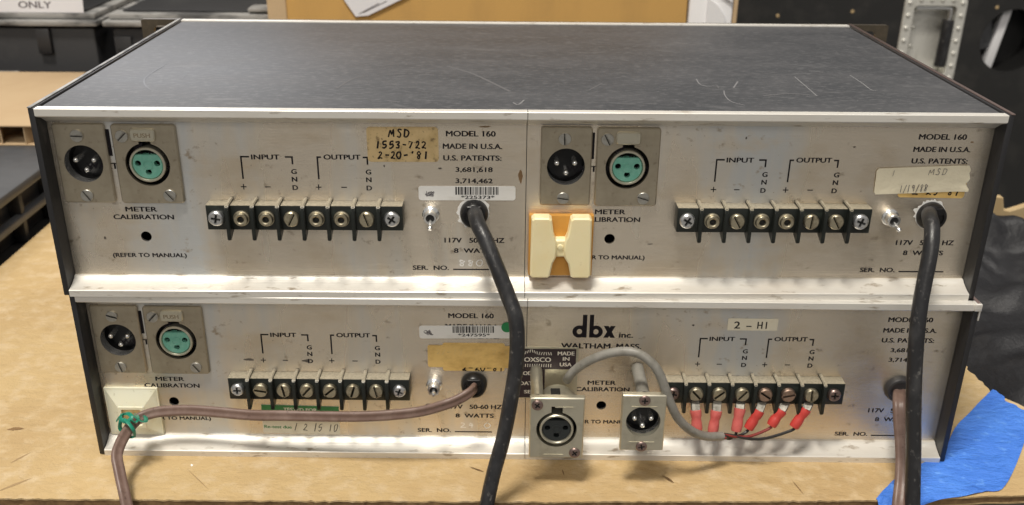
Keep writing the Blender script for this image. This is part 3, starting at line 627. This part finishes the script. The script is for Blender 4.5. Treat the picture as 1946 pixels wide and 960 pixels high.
# ---------------------------------------------------- connectors held off the lower panel on spacers
FY = -22.0
fp = obj('female_connector', plate([(x, z) for x, z in rrect(-13, 13, -16.8, 16.8, 0.5, 2)], [[(x, z - 0.6) for x, z in fem_plate(0, 0, 0, 9.7)]], 0, 3.2, bev=0.5), 'pale_nickel', low_unit, (15.6, FY, 32.8))
fp['label'] = 'bright female connector held on spacers, with grey cable'
link('black_well', FWELL, fp, (0, 1.6, -0.6)); link('socket_shell', FSHELL, fp, (0, 0.3, -0.6)); link('socket_insert', BINSERT, fp, (0, 0.6, -0.6))
for sx, sz in ((-9.4, 12.9), (9.1, -13.6)):
    link('flange_screw', SCREW[('phillips', 2.7, 0.8, 'bronze_screw')], fp, (sx, 0, sz), (0, sx * 0.1, 0))
    obj('spacer', lathe([(3.0, 3.2), (3.0, 31.2), (2.7, 31.6)], 20), 'pale_nickel', fp, (sx, 0, sz + (1.2 if sz > 0 else 0)))
bm = lathe([(11.2, 3.2), (11.2, 20), (9.4, 25), (0, 25.2)], 32)
obj('rear_barrel', bm, 'pale_nickel', fp, (1.2, 0, 0.4))
obj('barrel_window', box(-2.6, 2.0, 10, 17.5, 11.1, 12.0, bev=0.2), 'cavity_black', fp)
obj('raised_mark', box(-1.0, 7.6, -0.25, 0.1, 11.6, 12.0), 'pale_nickel', fp); obj('raised_mark', box(-6.0, 3.6, -0.25, 0.1, -15.0, -14.6), 'pale_nickel', fp)
mp = obj('male_connector', plate(rrect(-10.5, 10.5, -15.4, 15.4, 0.5, 2), [circ(0, 0.9, 8.2, 36)], 0, 3.2, bev=0.5), 'pale_nickel', low_unit, (56.7, FY, 36.2))
mp['label'] = 'bright male connector held on a single visible spacer'
sh = link('chrome_shell', MCUP, mp, (0, 0, 0.9)); sh.scale = (0.945, 1, 0.945); bs = link('black_insert', MBASE, mp, (0, 0, 0.9)); bs.scale = (0.94, 1, 0.94)
for px, pz in ((-4.0, 1.6), (4.0, 1.6), (0.0, -2.4)): link('contact_pin', PIN, mp, (px, 1.4, pz))
for sz in (12.6, -13.0):
    link('flange_screw', SCREW[('phillips', 2.7, 0.8, 'bronze_screw')], mp, (0, 0, sz), (0, 0.5 * sz, 0))
    obj('spacer', lathe([(3.1, 3.2), (3.1, 31.2), (2.8, 31.6)], 20), 'grey_vinyl', mp, (0, 0, sz))
for z in (8.9, -10.8): obj('raised_mark', box(-6.0, 6.0, -0.25, 0.1, z, z + 0.4), 'pale_nickel', mp)

# small stains and flakes on the panels
def blob(cx, cz, rx, rz, seed):
    r_ = random.Random(seed); return [(cx + rx * r_.uniform(.55, 1.1) * math.cos(2 * math.pi * i / 18), cz + rz * r_.uniform(.55, 1.1) * math.sin(2 * math.pi * i / 18)) for i in range(18)]
mat('rust_stain', (0.22, 0.13, 0.06), 0.8); mat('soot', (0.10, 0.085, 0.07), 0.8)
for i, (un, x, z, rx, rz, m) in enumerate((
    (top_unit, -1.2, 57.5, 1.1, 3.6, 'rust_stain'), (top_unit, -17.5, 80.6, 3.2, .45, 'rust_stain'), (top_unit, -24.8, 77.4, 1.3, .9, 'rust_stain'), (top_unit, -63.5, 62.0, .45, .7, 'soot'), (top_unit, -38.0, 61.0, 1.0, .6, 'soot'),
    (top_unit, 60.5, 24.3, 1.6, .35, 'soot'), (top_unit, 204, 75, .9, .4, 'rust_stain'), (top_unit, 150.6, 72.4, .8, .5, 'soot'), (top_unit, -196, 26, .8, .9, 'soot'), (top_unit, 100.8, 76.2, .5, .8, 'soot'),
    (low_unit, 198.5, 39.5, 2.4, 1.2, 'rust_stain'), (low_unit, 82.6, 72.6, .8, .6, 'soot'), (low_unit, -28.6, 40.6, 1.2, 1.0, 'soot'), (low_unit, -46.4, 37.6, .5, 1.2, 'soot'), (low_unit, -137, 51.0, 3.2, .8, 'soot'), (low_unit, -108.5, 50.6, 2.2, .9, 'soot'), (low_unit, -48, 26.0, 1.8, .8, 'soot'), (low_unit, 28.2, 71.0, .4, 1.6, 'soot'))):
    obj('stain', plate(blob(x, z, rx, rz, i), [], PY - 0.025, PY), m, un)
# scuffs on the upper lid
LZ = 89.35
def lid_marks(lines, m):
    for w, pts in lines:
        bm = bmesh.new(); P = [(p.x, p.y) for p in smooth_path([(q[0], q[1], 0) for q in pts], 5)]; tmp = bmesh.new(); add_ribbon(tmp, P, w, 0)
        base = {}
        for v in tmp.verts: base[v.index if v.index >= 0 else id(v)] = v
        tmp.verts.ensure_lookup_table(); tmp.verts.index_update()
        nv = [bm.verts.new((v.co.x, v.co.z, LZ + 0.05 - v.co.y)) for v in tmp.verts]
        for f in tmp.faces: bm.faces.new([nv[v.index] for v in f.verts])
        tmp.free()
        obj('scuff_mark', bm, m, top_unit)
MATS['scuff_grey'] = mat('scuff_grey', (0.155, 0.155, 0.16), 0.6)
MATS['scuff_faint'] = mat('scuff_faint', (0.085, 0.085, 0.09), 0.6)
lid_marks([(0.6, [(96.6, 45.7), (95.0, 35.2), (95.6, 24.1), (100.2, 17.5)]), (0.8, [(102.4, 51.3), (107.4, 64.9)]), (0.6, [(87.6, 70.0), (87.3, 58.5), (90.2, 53.1)]),
           (0.7, [(138.9, 76.5), (138.8, 56.9), (138.6, 36.5)]), (0.7, [(168.6, 81.1), (169.0, 63.5), (168.8, 49.1), (171.5, 48.1)]), (0.8, [(150.0, 90.3), (157.1, 88.1)]), (0.9, [(-4.9, 19.2), (-2.6, 15.4), (0.3, 24.2)]), (0.4, [(-76.1, 163.9), (-75.3, 165.6)])], 'scuff_grey')
lid_marks([(1.6, [(-38.3, 94.9), (-31.2, 86.4), (-22.8, 74.5), (-5.9, 40.3)]), (1.0, [(-39.1, 100.1), (-28.8, 97.9)]), (1.4, [(113.0, 35.7), (126.6, 40.3), (139.4, 36.5)]), (0.8, [(14.8, 56.1), (26.3, 55.4)]), (0.8, [(31.3, 43.6), (39.5, 59.2)]), (1.0, [(-88.4, 44.1), (-83.6, 64.2), (-76.7, 71.4)]), (1.2, [(-62.2, 20.4), (-56.1, 18.7)]), (0.8, [(90.0, 52.0), (94.7, 56.5), (95.0, 49.9)])], 'scuff_faint')
lid_marks([(0.7, [(-184.4, 94.7), (-185.2, 74.8), (-184.6, 60.7), (-180.1, 47.5), (-174.4, 38.1)]), (0.6, [(-166.8, 61.3), (-167.5, 75.4)])], 'black_side_paint')

# ------------------------------------------------------------------ power cords (each leaves its grip and hangs over the table edge)
def tex_cord(name, pts, prof, m, label, parent_group, ref, twist=0.0):
    o = obj(name, add_tube(bmesh.new(), smooth_path(pts, 7), prof, ref=ref, twist=twist), m)
    return tag(o, label, 'power cord', parent_group)
CG = 'power cords leaving the rack units'
tex_cord('power_cord', [(-22.3, 6.0, 131.0), (-21.6, -2.0, 131.9), (-20.3, -8.0, 130.2), (-16.9, -15.0, 125.6), (-11.7, -21.0, 114.7), (-6.5, -25.0, 102.1), (-3.6, -28.0, 94.7), (-2.6, -30.0, 85.2), (-2.9, -32.0, 72.8), (-4.5, -34.0, 60.2), (-8.2, -37.0, 37.8), (-13.0, -41.0, 18.9), (-16.1, -45.0, 3.9), (-18.8, -50.0, -13.7), (-21.8, -60.0, -52.9)],
         circ(0, 0, 3.5, 16), 'black_rubber', 'thick black power cord crossing both units left of centre', CG, (1, 0, 0))
tex_cord('power_cord', [(189.0, 6.0, 131.8), (185.9, -2.0, 132.7), (185.0, -8.0, 130.4), (183.4, -14.0, 125.1), (181.9, -18.0, 117.0), (180.5, -21.0, 108.0), (179.3, -24.0, 98.9), (178.9, -27.0, 87.1), (179.8, -30.0, 69.7), (181.4, -34.0, 49.7), (183.6, -38.0, 29.1), (185.5, -44.0, 3.5), (186.9, -50.0, -19.7), (189.2, -58.0, -54.8)],
         circ(0, 0, 3.5, 16), 'black_rubber', 'thick black power cord hanging in front of the right end of both units', CG, (1, 0, 0))
tex_cord('power_cord', [(-22.6, 9.0, 37.7), (-22.7, 3.0, 39.7), (-24.9, -3.0, 40.2), (-30.8, -6.0, 37.8), (-36.9, -8.0, 36.2), (-48.9, -8.0, 32.3), (-64.4, -8.0, 30.1), (-80.1, -7.0, 28.6), (-101.2, -5.0, 27.5), (-117.0, -4.0, 27.2), (-134.2, -2.0, 26.2), (-151.9, 0.0, 26.7), (-166.0, 1.0, 27.0), (-181.0, 1.0, 26.0), (-189.0, -1.0, 24.1), (-191.7, -6.0, 23.3), (-193.4, -14.0, 21.4), (-193.8, -21.0, 19.7), (-193.4, -26.0, 17.6), (-191.2, -31.0, 14.5), (-188.8, -36.0, 10.5), (-185.8, -42.0, 5.8), (-182.7, -49.0, -5.5), (-181.7, -58.0, -35.3)],
         twin(1.35, 1.42), 'brown_vinyl', 'brown twin power cord swept left under the terminals and tied with green wire', CG, (0, 0, 1), twist=1.0)
tex_cord('power_cord', [(191.0, 4.0, 37.5), (187.0, -5.0, 40.3), (184.5, -12.0, 39.7), (184.1, -17.0, 33.3), (184.6, -22.0, 24.5), (184.1, -28.0, 16.4), (182.3, -35.0, 9.1), (179.4, -43.0, 2.7), (178.2, -50.0, -10.3), (180.8, -58.0, -44.9)],
         twin(1.6, 1.5), 'brown_vinyl', 'brown twin power cord hanging straight down behind the black one', CG, (1, 0, 0), twist=-0.25)

# ------------------------------------------------------------------ grey signal cable with its crimped ends
sc = thing('signal_cable', 'worn grey signal cable with six red crimp ends looped beside the bright connectors', 'cable', (52.0, -12.0, 68.2))
org = Vector((52.0, -12.0, 68.2))
rel = lambda pts: [Vector(p) - org for p in pts]
obj('cable_jacket', tube(rel([(22.7, -4.0, 48.1), (23.7, -7.0, 52.2), (25.8, -8.0, 55.6), (29.5, -10.0, 60.2), (34.7, -12.0, 64.5), (41.8, -14.0, 68.4), (48.9, -16.0, 70.4), (54.9, -18.0, 70.1), (60.2, -20.0, 67.0), (64.1, -21.0, 62.0), (67.2, -22.0, 54.9), (70.9, -22.0, 45.4), (75.8, -20.0, 35.7), (83.7, -17.0, 26.9), (91.9, -13.0, 21.6), (100.5, -9.0, 19.1)]), 2.2, 16), 'grey_vinyl', sc)
END = Vector((101.0, -9.0, 19.1)) - org
LUG = mesh_of(lathe([(4.1, 0), (4.1, -0.7), (1.5, -0.7)], 22), 'crimp_lug', 'pale_nickel')
ends = [((87.5, 0.0, 35.5), (87.4, -3.0, 30.6), (88.6, -6.0, 20.2), 'pink_vinyl', 'wire_red'), ((98.5, 0.0, 35.8), (97.9, -3.0, 30.3), (96.3, -6.0, 19.3), 'pink_vinyl', 'wire_black'), ((110.2, 0.0, 35.3), (109.4, -3.0, 31.6), (108.1, -6.0, 20.2), 'pink_vinyl', 'wire_black'),
        ((121.2, 0.0, 35.3), (119.3, -3.0, 30.4), (114.3, -5.0, 20.9), 'red_vinyl', 'wire_black'), ((132.9, 0.0, 35.0), (130.5, -3.0, 30.8), (125.5, -5.0, 22.8), 'red_vinyl', 'wire_red'), ((145.0, 0.0, 35.4), (142.6, -3.0, 31.4), (137.0, -5.0, 21.9), 'red_vinyl', 'wire_black')]
for i, (a, b, c, m, wm) in enumerate(ends):
    a, b, c = (Vector(p) - org for p in (a, b, c)); rnd = random.Random(i)
    d = (c - b).normalized()
    path = [b + (c - b) * t for t in (0, 0.12, 0.3, 0.42, 0.55, 0.7, 0.9, 1.0)]; rad = [2.75, 2.9, 2.7, 2.35, 2.6, 2.75, 2.7, 2.45]
    bm = bmesh.new(); rings = []; side = Vector((1, 0, 0)) - d * d.x; side.normalize(); up2 = d.cross(side)
    for p, r in zip(path, rad): rings.append([bm.verts.new(p + side * r * (1.0 + 0.05 * rnd.uniform(-1, 1)) * math.cos(2 * math.pi * k / 14) + up2 * r * 0.86 * math.sin(2 * math.pi * k / 14)) for k in range(14)])
    for r0, r1 in zip(rings, rings[1:]):
        for k in range(14): bm.faces.new((r0[k], r0[(k + 1) % 14], r1[(k + 1) % 14], r1[k]))
    bm.faces.new(rings[0][::-1]); bm.faces.new(rings[-1])
    cr = obj('crimp_sleeve', bm, m, sc, sharp=60)
    nk = add_tube(bmesh.new(), smooth_path([a + Vector((0, 0.6, -2.2)), (a + b) / 2 + Vector((0, 0.3, -1)), b + d * 0.6], 4), [(2.3, 0), (1.9, 1.2), (-1.9, 1.2), (-2.3, 0), (-1.9, -1.2), (1.9, -1.2)], ref=(1, 0, 0))
    obj('crimp_neck', nk, 'dull_tin', cr)
    link('crimp_lug', LUG, cr, a + Vector((0, 0.9, 0)))
    mid = (c + END) / 2 + Vector((0, 1.5 - 0.7 * i, -2.2 - 0.5 * (i % 3)))
    obj('lead_wire', tube([c - d * 1.0, c + d * 2.0, mid, END + Vector((1.0, 0.4 * i - 1, 0.2 * i - 0.5)), END + Vector((-1.5, 0, 0))], 0.75, 8, 5), wm, sc)

# green twist tie round the brown cord and the cable mount
tw = bmesh.new()
for pts in ([(-200.9, -2.0, 22.6), (-197.1, -5.0, 27.5), (-192.7, -7.0, 30.0), (-189.9, -10.0, 29.8), (-192.4, -11.0, 27.7), (-195.8, -9.0, 28.5), (-194.9, -6.0, 29.4), (-190.1, -8.0, 29.4), (-186.1, -10.0, 27.7), (-184.4, -8.0, 26.1), (-185.9, -3.0, 25.4), (-189.5, 2.0, 23.8)],
            [(-196.5, -5.0, 28.1), (-196.0, -9.0, 27.0), (-196.9, -9.0, 23.4), (-196.4, -9.0, 21.5)], [(-193.6, -10.0, 28.8), (-190.2, -13.0, 27.7), (-188.3, -14.0, 24.8), (-189.1, -12.0, 20.1), (-191.7, -11.0, 18.9), (-192.9, -11.0, 19.5)], [(-192.8, 1.0, 24.4), (-187.8, -8.0, 27.9), (-187.9, -11.0, 27.4), (-190.2, -11.0, 28.9)]):
    add_tube(tw, smooth_path(pts, 5), [(1.0, 0), (0, .5), (-1.0, 0), (0, -.5)], ref=(0, 1, 0))
tag(obj('twist_tie', tw, 'green_twist', sharp=60), 'small green twist tie knotted round the brown cord at lower left', 'twist tie')

# ------------------------------------------------------------------ cardboard under the units
rnd = random.Random(5)
def ragged(p, q, n, amp):
    p, q = Vector(p[:2]), Vector(q[:2]); nr = (q - p).orthogonal().normalized()
    return [tuple(p + (q - p) * (i / n) + nr * amp * rnd.uniform(-1, 1)) for i in range(n)]
outl = ragged((-374, 420), (-374, -33), 10, .3) + ragged((-374, -34), (-120, -36.5), 90, .35) + ragged((-120, -36.5), (12, -37.2), 60, .55) + ragged((12, -37.2), (180, -35.5), 80, .45) + ragged((180, -35.5), (300, -27), 10, .5) \
     + ragged((300, -27), (300, 34), 8, .6) + ragged((300, 34), (274, 66), 8, 1.2) + ragged((274, 66), (271, 110), 14, 1.3) + ragged((271, 110), (268, 420), 10, .5)
# top liner as a fine sheet with creases, dents and torn nicks
def sheet(outline, z1, z0):
    bm = bmesh.new(); lo = [Vector((x, y, 0)) for x, y in outline]
    tv = [bm.verts.new((x, y, z1)) for x, y in outline]; bv = [bm.verts.new((x, y, z0)) for x, y in outline]; n = len(outline)
    for t in tessellate_polygon([lo]):
        bm.faces.new([tv[i] for i in t]); bm.faces.new([bv[i] for i in reversed(t)])
    for i in range(n): bm.faces.new((tv[i], tv[(i + 1) % n], bv[(i + 1) % n], bv[i]))
    return bm
cb = thing('cardboard_sheet', 'worn brown cardboard sheet with a ragged front edge lying under the rack units', 'cardboard')
obj('top_liner', sheet(outl, 0.0, -0.9), 'cardboard', cb)
obj('fluted_core', sheet([(x + 0.9 * rnd.uniform(-0.3, 1.0) * (-1 if x > 200 else 1), y + 0.6 * rnd.uniform(0, 1)) for x, y in outl], -0.95, -4.1), 'torn_core', cb)
obj('bottom_liner', sheet([(x, y + 0.4) for x, y in outl], -4.15, -5.1), 'cardboard', cb)
def tear(x, y, ln, ang, w, lift):
    bm = bmesh.new(); c, s = math.cos(ang), math.sin(ang); a, b = [], []
    for i in range(7):
        t = i / 6; ww = w * math.sin(math.pi * min(1, t + 0.06)) * (0.7 + 0.6 * rnd.random()); u = ln * (t - .5)
        a.append(bm.verts.new((x + u * c - ww * s, y + u * s + ww * c, 0.15 + lift * math.sin(math.pi * t)))); b.append(bm.verts.new((x + u * c + ww * s, y + u * s - ww * c, 0.12)))
    for i in range(6): bm.faces.new((a[i], a[i + 1], b[i + 1], b[i]))
    return bm
bm = None
for p, ln, ang, w, lf, m in (((73.2, -18.3), 9, 2.2, 0.9, 1.2, 'torn_core'), ((-267.3, 25.2), 9, 0.1, 1.0, 0.6, 'torn_core'), ((136.3, -24.7), 13, 1.8, .3, .1, 'torn_core'), ((-246.3, -24.6), 18, 0.75, .6, .3, 'crease_brown'), ((-164.8, -7.8), 1.2, 0.6, .8, .5, 'white_label'), ((-159.1, -19.1), 24, 2.3, .25, .15, 'crease_brown'), ((-253.1, -1.2), 12, 1.0, .4, .2, 'crease_brown'), ((21.7, -13.1), 6, 1.7, .3, .2, 'torn_core'), ((-21.9, -10.5), 9, 2.6, .7, .5, 'torn_core')):
    obj('torn_nick', tear(p[0], p[1], ln, ang, w, lf), m, cb)

# ------------------------------------------------------------------ blue tape over the right front corner of the cardboard
U1 = [(171.9, -34.8), (179.9, -25.8), (188.9, -17.0), (201.2, -8.3), (219.8, 4.5), (236.5, 28.2), (255.3, 48.4), (274.8, 69.3)]
U2 = [(174.1, -46.7), (185.8, -39.3), (201.2, -35.1), (214.9, -33.0), (227.4, -29.1), (239.5, -24.3), (267.6, 14.5), (283.0, 43.0)]
bm = bmesh.new(); rows = []; nv = 16
A = smooth_path([(p[0], p[1], 0) for p in U1], 6); B = smooth_path([(p[0], p[1], 0) for p in U2], 6)
for i, (p, q) in enumerate(zip(A, B)):
    row = []
    for j in range(nv + 1):
        t = j / nv; c = p.lerp(q, t); r_ = random.Random(i * 31 + j)
        if i == len(A) - 1: c = c + Vector((1, .3, 0)) * (1.5 * math.sin(j * 0.55) + 0.7 * math.sin(j * 1.3 + 1) + r_.uniform(-.35, .35))
        wr = 0.55 * abs(math.sin(0.55 * i + 2.1 * t * 3)) * abs(math.sin(2.3 * i * .2 + 7 * t)) + 0.5 * max(0, math.sin(6.2 * t + i * .08) - .93) * 8
        z = 0.3 + wr
        edge = -36.0 + 0.075 * max(0, c.x - 180)
        if c.y < edge: z = max(-9, 0.5 - 1.5 * (edge - c.y)); 
        row.append(bm.verts.new((c.x, c.y, z)))
    rows.append(row)
for r0, r1 in zip(rows, rows[1:]):
    for j in range(nv): bm.faces.new((r0[j], r0[j + 1], r1[j + 1], r1[j]))
ex = bmesh.ops.extrude_face_region(bm, geom=list(bm.faces))
for v in [g for g in ex['geom'] if isinstance(g, bmesh.types.BMVert)]: v.co.z += 0.15
tag(obj('masking_tape', bm, 'blue_tape', sharp=60), 'wide strip of blue masking tape stuck over the right front corner of the cardboard', 'tape')

# ------------------------------------------------------------------ behind and beside the units
# black crumpled vinyl at the right
bm = bmesh.new(); nx, ny = 70, 80; g = []
from mathutils import noise as mn
for j in range(ny + 1):
    row = []
    for i in range(nx + 1):
        u, v = i / nx, j / ny
        x = 264 + 330 * u + 10 * (1 - v); y = 34 + 290 * v - 60 * u * (1 - v)
        e = min(1, u * 9) * min(1, v * 9)
        zz = -4.8 + e * (7 + 18 * abs(mn.noise(Vector((x * .012, y * .016, 1.2)))) + 9 * abs(mn.noise(Vector((x * .04, y * .03, 4))))) + 14 * math.exp(-((v - .88) / .06) ** 2) * e + 8 * e * mn.noise(Vector((x * .02 + y * .012, y * .03 - x * .01, 7)))
        row.append(bm.verts.new((x, y, zz)))
    g.append(row)
for j in range(ny):
    for i in range(nx): bm.faces.new((g[j][i], g[j][i + 1], g[j + 1][i + 1], g[j + 1][i]))
ex = bmesh.ops.extrude_face_region(bm, geom=list(bm.faces))
for v in [q for q in ex['geom'] if isinstance(q, bmesh.types.BMVert)]: v.co.z += 0.8
tag(obj('vinyl_cover', bm, 'black_vinyl', sharp=60), 'crumpled black vinyl cover bunched on the table right of the cardboard', 'vinyl cover')
# pale torn scrap behind it
bm = bmesh.new(); rnd = random.Random(9)
pts = [(0, 0), (120, 0), (120, 16), (104, 23), (97, 21), (94, 17), (80, 12), (75, 13), (72, 24), (63, 25), (59, 13), (46, 10), (38, 15), (28, 17), (18, 14), (6, 7)]
tag(obj('wood_scrap', plate(pts, [], 0, 7, bev=0.4), 'wood_scrap', None, (336, 352, -5)), 'pale splintered wood scrap standing behind the black vinyl', 'wood scrap')

# black crate at the left, its lid edge ribbed, and the cardboard pad lying on it
cr = thing('plastic_crate', 'low black plastic crate left of the units under the cardboard pad', 'crate', (-375, 60, 0))
obj('crate_body', box(-300, -14, 10, 480, -5.0, 34, bev=2), 'bin_plastic', cr)
obj('crate_lid', box(-306, 0, 0, 490, 36, 44, bev=2.2), 'grey_plastic', cr)
obj('rim_rail', box(-10, -2, 4, 486, 13, 19, bev=1.5), 'grey_plastic', cr)
for i in range(9): obj('rib', box(-13.8, -4, 20 + 55 * i, 26 + 55 * i, -4.8, 35.8, bev=0.5), 'bin_plastic', cr)
pad = thing('cardboard_pad', 'thick pale cardboard pad with open honeycomb edge lying on the black crate', 'cardboard', (-395, 398, 44.2))
obj('top_face', box(-320, 120, 0, 204, 16.4, 17.6, bev=.2), 'pad_cardboard', pad); obj('bottom_face', box(-320, 120, 0.5, 204, 0, 1.0, bev=.2), 'pad_cardboard', pad)
for i in range(22):
    x = -318 + 20 * i
    obj('honeycomb_wall', box(-0.5, 0.5, 0, 190, 0, 15.3), 'pad_cardboard', pad, (x, 1.5, 1.05), (0, 0, 0.35 * (-1) ** i))
# storage bins behind
for x0, x1, lab, cut in ((-760, -432, 'black storage bin with a pale lid edge under the white sign', 0), (-426, -150, 'black storage bin with a slotted corner, left of the cardboard box', 1)):
    b = thing('storage_bin', lab, 'storage bin', (x0, 640, -900), 0, 'storage bins behind the units')
    w = x1 - x0
    obj('bin_body', box(6, w - 6, 8, 300, 0, 999, bev=4), 'bin_plastic', b)
    obj('bin_lid', box(0, w, 0, 308, 1001, 1006.5, bev=1.2), 'lid_plastic', b); obj('lid_step', box(4, w - 4, 9, 300, 1007, 1013, bev=1.5), 'lid_plastic', b); obj('lid_panel', box(16, w - 16, 22, 290, 1013.2, 1015, bev=.6), 'bin_plastic', b)
    for q in range(3): obj('lid_rib', box(w * (0.2 + 0.3 * q), w * (0.2 + 0.3 * q) + 14, 1.2, 7.8, 972, 998, bev=1), 'bin_plastic', b)
    if cut: obj('metal_latch', box(196, 232, 20, 44, 1015.2, 1022, bev=2), 'dish_metal', b); obj('latch_plate', box(150, 190, 12, 40, 1015.2, 1019, bev=1), 'lid_plastic', b)
    if cut: obj('slot_frame', box(8, 26, 5, 7.8, 935, 990, bev=1), 'bin_plastic', b); obj('latch_slot', box(11, 20, 4.2, 5.0, 950, 978, bev=.3), 'cavity_black', b); obj('slot_button', box(13, 24, 3.8, 4.9, 941, 946, bev=.8), 'lid_plastic', b)
    else: obj('bin_latch', box(212, 236, 2, 7.8, 945, 953, bev=2), 'lid_plastic', b)
ct = thing('equipment_case', 'dark equipment case standing behind the white sign', 'case', (-1050, 960, -900))
obj('case_body', box(0, 900, 0, 300, 0, 1300, bev=6), 'black_laminate', ct); obj('case_edge', box(420, 432, -4, -0.2, 700, 1290, bev=1), 'bin_plastic', ct)
sg = thing('paper_sign', 'white paper sign reading ONLY leaning on the bin lid', 'sign', (-447, 650, 113.4)); sg.rotation_euler = (-0.16, 0, 0)
obj('sheet', box(-96, 0, 0, 0.5, 0, 150, bev=.1), 'white_paper', sg)
obj('printed_text', text_bm('ONLY', -67, -33, 4.4, 7.0, -0.1, 0.05), 'pencil', sg)
# cardboard box with its paper envelope
bx = thing('cardboard_box', 'plain brown cardboard box standing directly behind the units', 'box', (-240, 600, -900))
obj('box_body', box(0, 418, 0, 320, 0, 1240, bev=2.5), 'box_cardboard', bx); obj('box_flap', box(-3, 16, -2, 300, 0, 1238, bev=.8), 'pad_cardboard', bx)
pw = plate([(-172.1, 151.8), (-165.3, 135.7), (-155.1, 120.4), (-142.4, 121.6), (-109.2, 137.2), (-81.1, 152.6)], [], 597.4, 599.2, bev=.3)
ev = tag(obj('paper_label', pw, 'white_paper'), 'white paper label hanging on the front of the cardboard box', 'label')
bm = bmesh.new()
for p, q in (((-147.6, 124.6), (-123.4, 136.0)), ((-151.3, 123.5), (-131.3, 133.9))): add_ribbon(bm, [p, q], .7, 597.2)
obj('crease_line', bm, 'pencil', ev)
fb = thing('foam_block', 'white moulded foam block beside the cardboard box', 'packing foam', (180, 604, -900))
obj('foam_body', box(0, 45, 0, 160, 0, 1240, bev=3), 'white_foam', fb); obj('edge_lining', box(45.5, 50, 2, 160, 0, 1240, bev=1), 'pad_cardboard', fb)
obj('raised_panel', plate([(18, 960), (38, 960), (38, 1022), (30, 1034), (18, 1042)], [], -3.2, 0.2, bev=1.2), 'white_foam', fb)
obj('raised_panel', plate([(20.5, 1050), (31, 1043.5), (43, 1036), (43, 1120), (20.5, 1120)], [], -3.2, 0.2, bev=1.2), 'white_foam', fb)
# flight case with a recessed handle at the right
fc = thing('flight_case', 'black laminated flight case with a recessed metal handle dish, right of the cardboard box', 'flight case', (0, 1000, 0))
hx0, hz0 = (554.5, 82.8)[0], (575.4, -34.9)[1]; hx1, hz1 = (642.9, 83.6)[0], (642.9, 83.6)[1] + 6
cc = (716.0, 27.7)
obj('case_panel', plate([(258, -880), (1250, -880), (1250, 420), (258, 420)], [rrect(hx0 + 9, hx1 - 9, hz0 + 9, hz1 - 9, 6), circ(cc[0], cc[1], 44, 40)], 0, 9, bev=1), 'black_laminate', fc)
obj('case_shell', box(262, 1246, 70, 500, -880, 418, bev=3), 'black_laminate', fc)
dish = obj('handle_dish', plate(rrect(hx0, hx1, hz0, hz1, 10), [rrect(hx0 + 14, hx1 - 14, hz0 + 14, hz1 - 14, 6)], -2.4, -0.2, bev=1.2), 'dish_metal', fc)
obj('dish_pan', box(hx0 + 10, hx1 - 10, 24, 26, hz0 + 10, hz1 - 10), 'dish_metal', dish)
for a in ((hx0 + 12, hx0 + 14, hz0 + 12, hz1 - 12), (hx1 - 14, hx1 - 12, hz0 + 12, hz1 - 12), (hx0 + 14.2, hx1 - 14.2, hz0 + 12, hz0 + 14), (hx0 + 14.2, hx1 - 14.2, hz1 - 14, hz1 - 12)):
    obj('dish_wall', box(a[0], a[1], -0.1, 23.8, a[2], a[3]), 'dish_metal', dish)
obj('handle_bar', tube([(hx0 + 20, 6, hz1 - 18), (hx1 - 24, 4, hz1 - 18), (hx1 - 20, 4, hz1 - 22), (hx1 - 20, 4, hz1 - 36)], 3.2, 12, 4), 'zinc_screw', dish)
obj('handle_grip', tube([(hx1 - 21, 3, hz1 - 34), (hx1 - 21.5, 2, hz0 + 60), (hx1 - 22, 3, hz0 + 26)], 8, 14, 4), 'black_rubber', dish)
RIV = mesh_of(lathe([(3.2, 0), (3.0, -1.4), (1.8, -2.2), (0, -2.4)], 14), 'rivet', 'dish_metal')
for k in range(7):
    z = hz0 + 10 + (hz1 - hz0 - 20) * k / 6
    link('rivet', RIV, dish, (hx0 + 7, -2.4, z)); link('rivet', RIV, dish, (hx1 - 7, -2.4, z))
for k in range(4): link('rivet', RIV, dish, (hx0 + 22 + 15 * k, -2.4, hz1 - 6)); link('rivet', RIV, dish, (hx0 + 28, 23.9, hz0 + 24 + 26 * k))
obj('port_cup', lathe([(44, 2), (43, 50), (0, 50)], 40), 'cavity_black', fc, (cc[0], 0, cc[1]))
obj('white_strut', box(-6, 6, 16, 30, -48, 48, bev=1), 'white_foam', fc, (cc[0] - 12, 0, cc[1]), (0, 0.16, 0))
obj('grey_web', plate([(-44, -20), (-14, -12), (-26, 34), (-44, 14)], [], 22, 26), 'grey_plastic', fc, (cc[0], 0, cc[1]))
for px, pz in ((483.3, 66.5), (685.7, 73.9), (379.1, 59.9)): obj('paint_chip', lathe([(2.6, 0), (2.2, -0.3), (0, -0.4)], 9), 'wood_scrap', fc, (px, -0.02, pz))
